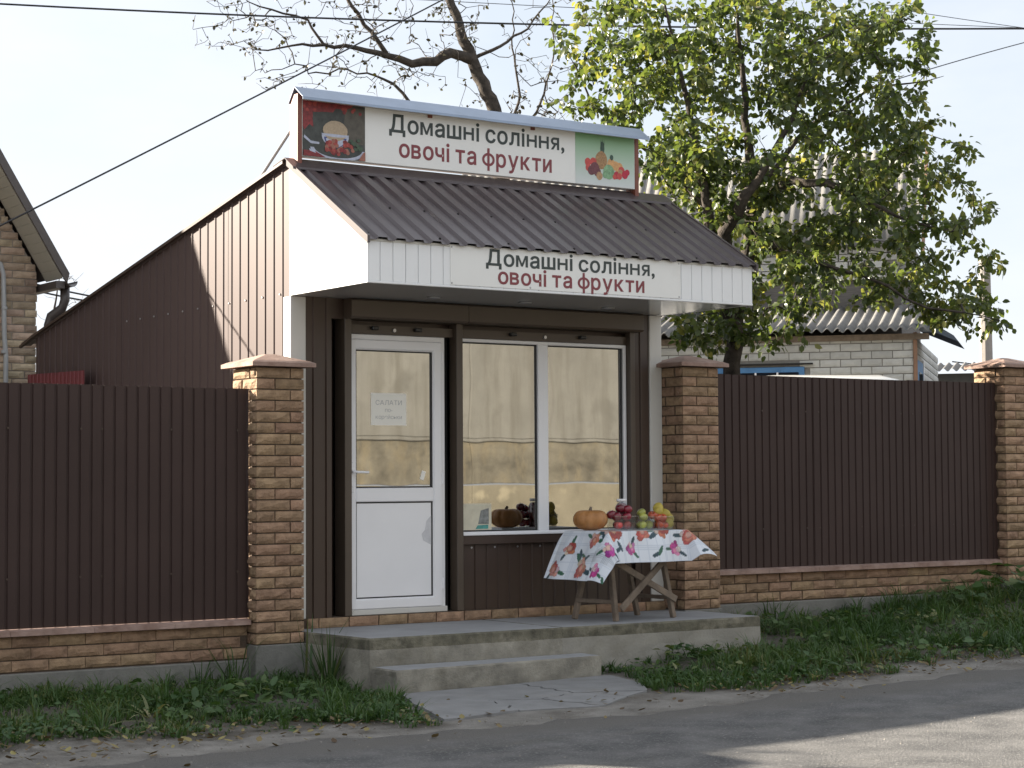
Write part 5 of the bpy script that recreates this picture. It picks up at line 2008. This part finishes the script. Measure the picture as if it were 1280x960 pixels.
for (u0, u1, v0, v1, n) in ((250, 480, -40, 60, 50), (300, 560, 20, 110, 34), (430, 600, -40, 70, 40), (560, 720, -30, 150, 44), (240, 330, 20, 60, 9), (380, 520, 75, 125, 9), (640, 730, 60, 180, 16)):
    for _ in range(int(n * 3.0)):
        tg.append(P3(r5.uniform(u0, u1), r5.uniform(v0, v1), D1 + r5.uniform(-.9, .9)))
pos, par, rad, kids, chains = grow(limbs, tg, 8, rtip=0.0040, exp_=0.34, wig=.14, seg=.12)
bt = thing('bare_tree', 'bare-branched tree with one long bent limb rising behind the roof sign', 'tree', tuple(base))
wb = MB()
wood_mesh(wb, pos, par, rad, kids, base, (8, 5, 3))
wb.build('trunk', MT['bark'], bt, True, fix=False)
dry = leafmat('dry_leaf', (0.030, 0.026, 0.018), (0.05, 0.045, 0.02), (0.10, 0.10, 0.03), 0.2)
lc = leaf_cloud(chains, pos, base, r5, 1, .05, .06, first=.6)
keep = [i for i in range(len(lc[0])) if r5.random() < .30]
link('crown', leaf_mesh('crown', *[[q[i] for i in keep] for q in lc], dry), bt)

# --- small bare tree far left
D2 = 31.0
base = P3(58, 600, D2)
base[2] = 0.2
limbs = [[(base, .06), (P3(62, 440, D2), .04), (P3(68, 385, D2), .02), (P3(75, 345, D2), .006)]]
tg = [P3(r5.uniform(44, 112), r5.uniform(328, 410), D2 + r5.uniform(-.4, .4)) for _ in range(34)]
pos, par, rad, kids, chains = grow(limbs, tg, 9, rtip=0.003, exp_=0.4, wig=.1)
wb = MB()
wood_mesh(wb, pos, par, rad, kids, base, (6, 4, 3))
o = thing('bare_sapling', 'small bare tree far behind the shop roof, beside the downpipe', 'tree', tuple(base))
wb.build('trunk', MT['twig'], o, True, fix=False)

# --- unseen tree, added past the left edge so its crown shades the road
base = np.array((-8.9, 2.9, 0.2))
limbs = [[(base, .16), (base + (0, 0, 1.6), .13), (base + (.1, 0, 3.2), .09), (base + (0, .1, 5.2), .05), (base + (0, 0, 6.6), .012)]]
tg = []
for _ in range(230):
    d = r5.normal(0, 1, 3)
    d = d / np.linalg.norm(d) * r5.random() ** .4
    tg.append(base + (0.1, 0, 4.6) + d * np.array((2.15, 2.3, 2.6)))
pos, par, rad, kids, chains = grow(limbs, tg, 12, rtip=0.004)
o = thing('added_shade_tree', 'leafy tree added out of view on the left to shade the road', 'tree', tuple(base))
wb = MB()
wood_mesh(wb, pos, par, rad, kids, base, (6, 4, 3))
wb.build('trunk', MT['bark'], o, True, fix=False)
lc = leaf_cloud(chains, pos, base, r5, 26, .16, .10)
link('crown', leaf_mesh('crown', *lc, pear_leaf, wide=.40), o)

# ------------------------------------------------------------------ verge: grass, weeds, litter
def edge_noise(x):
    return 0.13 * math.sin(x * 1.9 + .4) + 0.09 * math.sin(x * 4.7 + 1.2) + 0.05 * math.sin(x * 11.0)


def cover(x, y):
    """how thickly the verge is grown over at x, y (0..1)"""
    if -0.06 < x < 3.62 and y > -1.10:
        return 0.0
    if -0.0 < x < 1.90 and y > -1.44:
        return 0.0
    lim = -2.42 + edge_noise(x)
    if x > 1.8:
        lim -= 0.15 * sstep(1.8, 2.6, x)
    # the slab and the bare strip in front of the step
    xl = lerp(0.02, -0.42, sstep(-1.4, -2.7, y)) - .05
    if y < -1.38 and xl < x < 1.9 - 0.35 * sstep(-1.4, -2.3, y):
        return 0.0
    if -0.75 < x < xl:
        lim -= 0.32
    c = sstep(lim - 0.22, lim + 0.30, y)
    patch = 0.5 + 0.5 * math.sin(x * 3.1 + 1.5 * math.sin(y * 2.7)) * math.cos(y * 3.7 + x)
    return c * (0.12 + 0.88 * patch ** 1.3)


def near_fence(x, y):
    return sstep(-1.3, -0.3, y)


# soil under the growth is dark humus, bare verge is pale dust
ga = gro.data.attributes.new('humus', 'FLOAT', 'POINT')
ga.data.foreach_set('value', np.array([(cover(v.co.x, v.co.y) > 0.08) * (0.55 + 0.45 * cover(v.co.x, v.co.y)) if (-8 < v.co.x < 12 and -3 < v.co.y < -.05) else (1.0 if -0.05 <= v.co.y < 40 else 0.0) for v in gro.data.vertices], dtype=np.float32))
N_, L_ = dirt.node_tree.nodes, dirt.node_tree.links
at_ = N_.new('ShaderNodeAttribute')
at_.attribute_name = 'humus'
mx_ = N_.new('ShaderNodeMixRGB')
mx_.inputs[2].default_value = (0.050, 0.040, 0.026, 1)
bc_ = N_['Principled BSDF'].inputs['Base Color']
L_.new(bc_.links[0].from_socket, mx_.inputs[1])
L_.new(at_.outputs['Fac'], mx_.inputs[0])
L_.new(mx_.outputs[0], bc_)
GP, HH, AZ, TN = [], [], [], []
while len(GP) < 60000:                      # grass stands in tufts of its own height and tone
    x, y = rng.uniform(-4.6, 9.8), rng.uniform(-2.95, -0.19)
    if rng.random() > cover(x, y):
        continue
    k = int(rng.integers(5, 26))
    hh = 0.045 * math.exp(rng.normal(0, .48)) * (1.0 + 0.3 * near_fence(x, y) + 0.25 * (x > 2.6))
    tn = .40 + .16 * math.sin(x * 2.3 + math.sin(y * 3)) + rng.normal(0, .15)
    rad_ = rng.uniform(.015, .06)
    for _ in range(k):
        a = rng.uniform(0, 6.283)
        q = rad_ * math.sqrt(rng.random())
        px, py = x + q * math.cos(a), y + q * math.sin(a)
        if py > -.185 or cover(px, py) <= 0:
            continue
        GP.append((px, py))
        HH.append(hh * rng.uniform(.55, 1.5))
        AZ.append(a + rng.normal(0, .7))
        TN.append(tn + rng.normal(0, .12))
GP = np.array(GP)
n = len(GP)
zz = np.array([g(x, y) for x, y in GP])
h = np.array(HH)
az = np.array(AZ)
lean = rng.uniform(.25, 1.6, n) * h
wd = rng.uniform(.0025, .0055, n)
dx, dy = np.cos(az), np.sin(az)
b0 = np.stack([GP[:, 0] - dy * wd, GP[:, 1] + dx * wd, zz - .01], 1)
b1 = np.stack([GP[:, 0] + dy * wd, GP[:, 1] - dx * wd, zz - .01], 1)
m0 = np.stack([GP[:, 0] + dx * lean * .35 - dy * wd * .8, GP[:, 1] + dy * lean * .35 + dx * wd * .8, zz + h * .62], 1)
m1 = np.stack([GP[:, 0] + dx * lean * .35 + dy * wd * .8, GP[:, 1] + dy * lean * .35 - dx * wd * .8, zz + h * .62], 1)
tp = np.stack([GP[:, 0] + dx * lean, GP[:, 1] + dy * lean, zz + h * (1 - .12 * rng.random(n))], 1)
V = np.stack([b0, b1, m0, m1, tp], 1).reshape(-1, 3)
bi = (np.arange(n) * 5)
F = [(k, k + 1, k + 3, k + 2) for k in bi] + [(k + 2, k + 3, k + 4) for k in bi]
me = bpy.data.meshes.new('grass')
me.from_pydata(V.tolist(), [], F)
at = me.attributes.new('rnd', 'FLOAT', 'POINT')
tone = np.clip(np.array(TN), 0, 1)
at.data.foreach_set('value', np.repeat(tone, 5).astype(np.float32))
me.materials.append(leafmat('verge_grass', (0.034, 0.082, 0.020), (0.068, 0.128, 0.032), (0.19, 0.18, 0.075), 0.3, .55))
stuff(link('grass', me), 'short uneven green grass growing along the foot of the fence', 'grass')

# low broad-leaved ground cover
LP, LA, LN, LS, LR = [], [], [], [], []
while len(LP) < 13000:
    x, y = rng.uniform(-4.6, 9.8), rng.uniform(-2.9, -0.2)
    if rng.random() < cover(x, y) * (0.35 + .65 * (math.sin(x * 2.1 + 2) * math.cos(y * 2.9 + x * .7) > -.1)):
        LP.append((x, y, g(x, y) + rng.uniform(.0, .05)))
        LA.append((rng.normal(), rng.normal(), rng.uniform(-.1, .9)))
        LN.append((rng.normal() * .4, rng.normal() * .4, 1))
        LS.append(rng.uniform(.016, .052))
        LR.append(min(1, max(0, rng.normal(.42, .22))))
for _ in range(95):                         # coarser weeds in small colonies
    cx, cy = rng.uniform(-4.2, 9.2), rng.uniform(-2.5, -0.35)
    if cover(cx, cy) < .12:
        continue
    sz, tn = rng.uniform(.035, .085), rng.normal(.5, .22)
    for _ in range(int(rng.integers(8, 30))):
        x, y = cx + rng.normal(0, .11), cy + rng.normal(0, .09)
        if y > -.2 or cover(x, y) <= 0:
            continue
        LP.append((x, y, g(x, y) + rng.uniform(.01, .11)))
        LA.append((rng.normal(), rng.normal(), rng.uniform(-.2, .7)))
        LN.append((rng.normal() * .4, rng.normal() * .4, 1))
        LS.append(sz * rng.uniform(.6, 1.3))
        LR.append(min(1, max(0, tn + rng.normal(0, .12))))
cover_leaf = leafmat('ground_cover_leaf', (0.030, 0.074, 0.022), (0.072, 0.135, 0.040), (0.20, 0.21, 0.09), 0.3, .5)
stuff(link('ground_cover', leaf_mesh('ground_cover', LP, LA, LN, LS, LR, cover_leaf, wide=.31)), 'low leafy weeds spread through the verge grass', 'ground cover')

# fallen leaves and small stones along the edge of the road
LP, LA, LN, LS, LR = [], [], [], [], []
while len(LP) < 1500:
    x, y = rng.uniform(-4.4, 9.5), rng.normal(-2.45, .34)
    if y < -3.6 or (0.0 < x < 1.9 and y > -1.5) or y > -1.2:
        continue
    if -0.3 < x < 1.7 and rng.random() < .85:
        continue
    LP.append((x, y, g(x, y) + rng.uniform(.010, .022)))
    a = rng.uniform(0, 6.28)
    LA.append((math.cos(a), math.sin(a), rng.uniform(-.1, .25)))
    LN.append((rng.normal() * .25, rng.normal() * .25, 1))
    LS.append(rng.uniform(.022, .06))
    LR.append(rng.random())
litter_leaf = leafmat('dead_leaf', (0.085, 0.055, 0.030), (0.17, 0.125, 0.065), (0.30, 0.26, 0.10), 0.15, .8)
stuff(link('fallen_leaves', leaf_mesh('fallen_leaves', LP, LA, LN, LS, LR, litter_leaf, wide=.34, curl=-.25)), 'dry fallen leaves scattered between verge and road', 'leaves')
b = MB()
for _ in range(1500):
    x, y = rng.uniform(-4, 9), rng.uniform(-5.6, -2.2)
    if rng.random() > sstep(-5.5, -2.8, y) + .1 or (-.45 < x < 1.85 and y > -2.8):
        continue
    s = rng.uniform(.003, .011)
    z = g(x, y) + .012 + s * .3
    k = len(b.V)
    b.V += [(x + s, y, z), (x - s * .6, y + s * .8, z), (x - s * .6, y - s * .8, z), (x, y, z + s * .8), (x, y, z - s)]
    b.F += [(k, k + 1, k + 3), (k + 1, k + 2, k + 3), (k + 2, k, k + 3), (k, k + 4, k + 1)]
b.I = [0] * len(b.F)
stuff(b.build('gravel', mat('pale_grit', (0.27, 0.25, 0.22), .9, .3, 50), None, fix=False), 'loose grit along the edge of the asphalt', 'gravel')


def strap_plant(name, label, x, y, n, L, w_, seed, material, up=1.0, droop=1.0, group=None, spread=.06):
    """clump of long strap leaves bending over"""
    r = random.Random(seed)
    t = thing(name, label, 'plant', (x, y, g(x, y)), group=group)
    vals = []
    b = MB()
    for _ in range(n):
        a = r.uniform(0, 6.28)
        l = L * r.uniform(.55, 1.1)
        el = up * r.uniform(.75, 1.35)
        p = Vector((math.cos(a) * spread * r.random(), math.sin(a) * spread * r.random(), -.01))
        d = Vector((math.cos(a) * math.cos(el), math.sin(a) * math.cos(el), math.sin(el)))
        side = Vector((-math.sin(a), math.cos(a), 0))
        K = 7
        ww = w_ * r.uniform(.7, 1.2)
        rv = min(1, max(0, r.gauss(.45, .25)))
        k0 = len(b.V)
        for i in range(K + 1):
            s = i / K
            wi = ww * (1 - s ** 2.2) * (.55 + .45 * min(1, s * 4))
            b.V += [tuple(p + side * wi), tuple(p - side * wi)]
            vals += [rv, rv]
            p = p + d * (l / K)
            d = (d + Vector((0, 0, -1)) * droop * .16 * (0.4 + s)).normalized()
        for i in range(K):
            k = k0 + 2 * i
            b.F.append((k, k + 1, k + 3, k + 2))
            b.I.append(0)
    o = b.build('foliage', material, t, True, fix=False)
    at = o.data.attributes.new('rnd', 'FLOAT', 'POINT')
    at.data.foreach_set('value', np.array(vals, dtype=np.float32))
    return t


strap = leafmat('strap_leaf', (0.030, 0.070, 0.020), (0.055, 0.105, 0.030), (0.14, 0.15, 0.06), .3, .45)
pale = leafmat('pale_corn_leaf', (0.10, 0.13, 0.05), (0.20, 0.21, 0.10), (0.34, 0.30, 0.17), .25, .6)
strap_plant('strap_leaf_plant', 'tall grassy clump at the left end of the concrete porch', -0.10, -0.72, 46, .42, .007, 2, strap, 1.15, .55)
strap_plant('strap_leaf_plant', 'single long green blade leaning against the left brick pillar', -0.14, -0.50, 5, .58, .010, 12, strap, 1.25, .3)
strap_plant('corn_plant', 'flattened pale strap-leaved plant at the bottom left corner of the verge', -2.35, -1.95, 16, .38, .016, 3, pale, .35, 1.0)
strap_plant('corn_plant', 'drooping pale strap-leaved plant below the left fence, right of the corner one', -1.78, -1.55, 9, .34, .014, 4, pale, .5, 1.1)
strap_plant('corn_plant', 'wilted pale strap-leaved plant in the grass right of the porch', 4.75, -0.72, 14, .36, .012, 6, pale, .4, 1.1)
strap_plant('corn_plant', 'long pale blades lying in the grass below the right fence', 5.75, -0.62, 8, .50, .012, 7, pale, .22, .6)
strap_plant('strap_leaf_plant', 'thin upright weed stalks against the porch front, right part', 2.75, -1.16, 7, .24, .004, 9, strap, 1.3, .2)

mallow = leafmat('mallow_leaf', (0.040, 0.090, 0.028), (0.075, 0.135, 0.042), (0.15, 0.19, 0.07), .35, .5)


def broad_plant(label, x, y, n, L, h, seed, spread):
    r = np.random.default_rng(seed)
    t = thing('broad_leaf_plant', label, 'plant', (x, y, g(x, y)), group='broad-leaved weeds on the verge')
    b = MB()
    LP, LA, LN, LS, LR = [], [], [], [], []
    for _ in range(n):
        a = r.uniform(0, 6.28)
        q = spread * math.sqrt(r.random())
        tip = np.array((math.cos(a) * q, math.sin(a) * q, h * r.uniform(.3, 1.0) * (1 - .4 * q / spread)))
        b.tube([(tip[0] * .15, tip[1] * .15, -.01), (tip[0] * .6, tip[1] * .6, tip[2] * .7), tuple(tip)], [.004, .003, .002], 4)
        LP.append(tip)
        LA.append((math.cos(a), math.sin(a), r.uniform(-.35, .25)))
        LN.append((r.normal() * .3 + .15 * math.cos(a), r.normal() * .3, 1))
        LS.append(L * r.uniform(.6, 1.2))
        LR.append(min(1, max(0, r.normal(.5, .22))))
    b.build('stems', mat('weed_stem', (0.06, 0.10, 0.03), .7), t, fix=False)
    link('foliage', leaf_mesh('foliage', LP, LA, LN, LS, LR, mallow, wide=.52, fold=.2), t)


broad_plant('big broad-leaved weed at the right edge, below the far right pillar', 7.05, -0.75, 46, .13, .42, 41, .42)
broad_plant('broad-leaved weed left of the biggest one, below the right fence', 6.20, -0.62, 26, .10, .30, 42, .30)
broad_plant('broad-leaved weed clump close to the right end of the porch', 3.95, -0.80, 26, .075, .24, 43, .26)
broad_plant('low broad-leaved weed at the right corner of the step', 2.05, -1.62, 30, .055, .12, 44, .24)
broad_plant('broad-leaved weed in the left verge, nearest the pillar', -0.95, -1.35, 14, .09, .16, 45, .22)
broad_plant('broad-leaved weed in the middle of the left verge', -1.62, -1.80, 16, .08, .13, 46, .22)
broad_plant('broad-leaved weed at the road edge, right part of the verge', 5.2, -1.45, 26, .07, .15, 47, .35)
